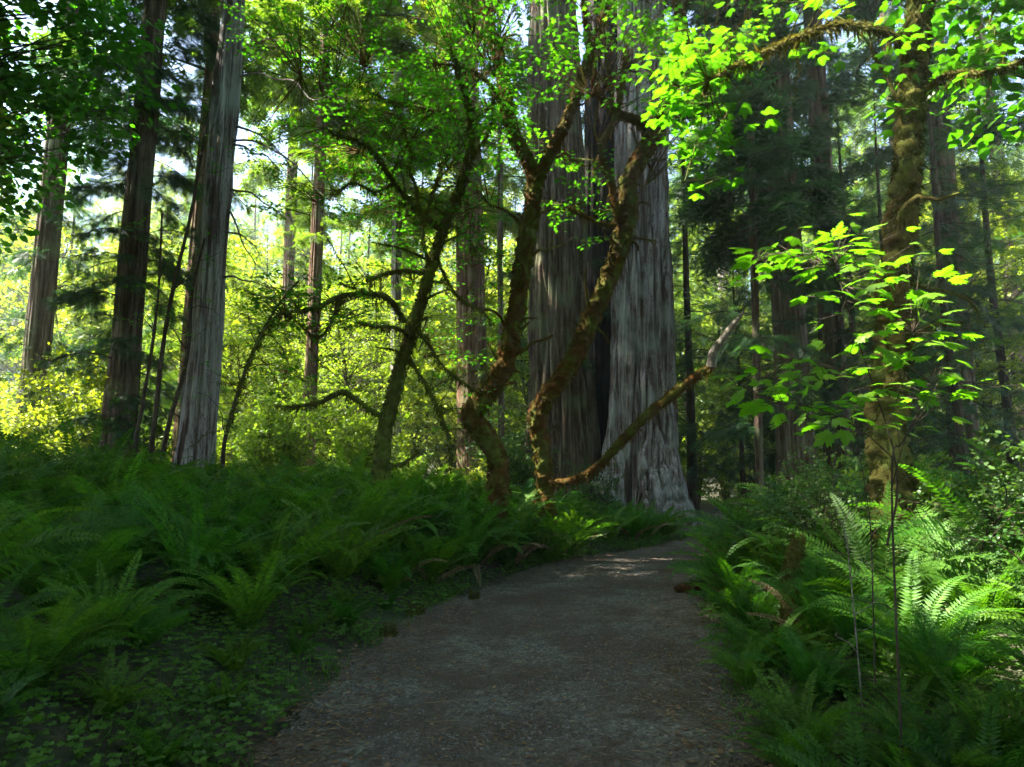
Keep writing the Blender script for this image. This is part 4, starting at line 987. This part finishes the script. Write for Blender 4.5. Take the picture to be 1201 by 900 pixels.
# mossy stumps
def stump(px, D, h, r, label, m, seed, leaves=0):
    x, y = G(px, D); e = empty('mossy_stump', (x, y, H(x, y))); tag(e, label, 'stump')
    mb = MB(); p, rr, _, _ = tube(mb, [(0, 0, -.1), (.02, 0, h * .3), (.05, .02, h * .7), (.1, 0, h)], [r * 1.3, r, r * .85, r * .5], 26, .05, .5, 5, seed)
    t = mb.build('wood', m, e, True); s = MB(); strands(s, p, rr, 2600, seed, (.02, .06), 1., .45, 2.5, .015); s.build('moss_strands', M_STRAND, t)
stump(918, 6.3, .85, .085, 'rotten stump covered in yellow green moss among the right hand ferns', M_MOSS_Y, 3)
def moss_clump(px, py, r, label, seed):
    d = ray(px, py); D = -1.5 / d[2]; p = CAM + d * D; x, y = p[0], p[1]
    mb = MB(); tube(mb, [(0, 0, -.05), (0, 0, r * .25), (0, 0, r * .5)], [r, r * .9, r * .4], 16, .02, .5, 9, seed)
    s = MB(); q, rr = resample([(0, 0, -.02), (0, 0, r * .25), (0, 0, r * .5)], [r, r * .9, r * .4], .01); strands(s, q, rr, 900, seed, (.015, .04), -.4, .4, 0, .012)
    o = mb.build('moss_clump', M_MOSS_Y, None, True, (x, y, H(x, y))); tag(o, label, 'moss'); s.build('moss_strands', M_STRAND, o)
moss_clump(487, 722, .1, 'largest yellow moss tuft on the left edge of the trail', 1)
moss_clump(456, 748, .07, 'low moss tuft nearest the bottom of the trail edge', 2)
moss_clump(556, 704, .06, 'small flat moss tuft at the left trail edge below the ferns', 3)
d = ray(806, 697); D = -1.5 / d[2]; p = CAM + d * D
mb = MB(); tube(mb, [(-.16, 0, .05), (-.03, .02, .07), (.1, .05, .09), (.22, .1, .09)], [.035, .06, .065, .05], 12, .02, .4, 9, 4)
o = mb.build('log_piece', bark_mat('rotten_wood', [(.05, .02, .008), (.16, .07, .02), (.32, .16, .05)], stretch=(6, 6, 6)), None, True, (p[0], p[1], H(p[0], p[1]))); tag(o, 'broken piece of orange brown rotten wood at the right edge of the trail', 'log')
# bare twiggy stems in the right bank
def bare(label, D, pts, r, seed):
    b = P(*pts[0], D); o_ = np.array([b[0], b[1], H(b[0], b[1])]); e = empty('bare_stem', o_); tag(e, label, 'stem')
    mb = MB(); p, rr, _, _ = tube(mb, [np.array([0, 0, -.05])] + [P(a, c, D) - o_ for a, c in pts[1:]], np.linspace(r, r * .35, len(pts)), 6, .04, .2, 20, seed)
    mb.build('stem', M_DEAD if seed % 2 else M_THIN, e, True); tw = MB(); branchlets(tw, p, rr, 7, seed, (.15, .45), rr=.6, t0=.3); tw.build('twigs', M_DEAD if seed % 2 else M_THIN, e)
bare('pale bare stem rising from the ferns left of the golden mossy maple', 4.2, [(1018, 720), (1022, 640), (1016, 580), (1008, 530), (1003, 490)], .005, 2)
bare('reddish forked stem at the right edge in front of the golden mossy maple', 3.2, [(1040, 690), (1046, 570), (1058, 520), (1078, 490), (1100, 450)], .006, 2)
bare('short pale crooked stem in the dark of the right bank', 4.0, [(1005, 720), (995, 650), (988, 615), (998, 600)], .005, 3)

# ------------------------------------------------------------------ thin forest air
hm = bpy.data.materials.new('haze_air'); hm.use_nodes = True; nt = hm.node_tree; nt.nodes.clear()
pv = nt.nodes.new('ShaderNodeVolumePrincipled'); pv.inputs['Color'].default_value = (.9, .95, 1, 1); pv.inputs['Density'].default_value = .0007; pv.inputs['Anisotropy'].default_value = .3
ho = nt.nodes.new('ShaderNodeOutputMaterial'); nt.links.new(pv.outputs[0], ho.inputs['Volume'])
hb = MB(); hv = [(a, b_, c_) for c_ in (-3, 80) for b_ in (-125, 220) for a in (-220, 220)]
hb.add(hv, [(0, 2, 3, 1), (4, 5, 7, 6), (0, 1, 5, 4), (1, 3, 7, 5), (3, 2, 6, 7), (2, 0, 4, 6)])
tag(hb.build('haze', hm), 'pale thin air filling the forest', 'haze', kind='stuff')

# ------------------------------------------------------------------ light
SUN_EL, SUN_AZ = R(57), R(-86)   # azimuth from +Y, negative = left
w = bpy.data.worlds.new('World'); sc.world = w; w.use_nodes = True; nt = w.node_tree
bg = nt.nodes['Background']; sky = nt.nodes.new('ShaderNodeTexSky'); sky.sky_type = 'NISHITA'; sky.sun_disc = False
sky.sun_elevation = SUN_EL; sky.sun_rotation = SUN_AZ; sky.air_density = 1.0; sky.dust_density = 1.0
nt.links.new(sky.outputs[0], bg.inputs[0]); bg.inputs[1].default_value = .066
sl = bpy.data.lights.new('sun', 'SUN'); sl.energy = 5; sl.angle = R(.53); sl.color = (1, .94, .82)
so = bpy.data.objects.new('sun', sl); COL.objects.link(so)
dv = Vector((math.sin(SUN_AZ) * math.cos(SUN_EL), math.cos(SUN_AZ) * math.cos(SUN_EL), math.sin(SUN_EL)))
so.rotation_euler = dv.to_track_quat('Z', 'Y').to_euler()
sc.view_settings.view_transform = 'Standard'; sc.view_settings.look = 'None'; sc.view_settings.gamma = 1; sc.view_settings.use_curve_mapping = False
sc.view_settings.exposure = 3.3
c = sc.cycles if hasattr(sc, 'cycles') else None
sc.render.engine = 'CYCLES'; c = sc.cycles
c.use_adaptive_sampling = True; c.adaptive_threshold = .028
c.max_bounces = 7; c.diffuse_bounces = 3; c.glossy_bounces = 1; c.transmission_bounces = 5; c.transparent_max_bounces = 4; c.volume_bounces = 1
c.caustics_reflective = False; c.caustics_refractive = False
c.use_denoising = True; c.sample_clamp_indirect = 6
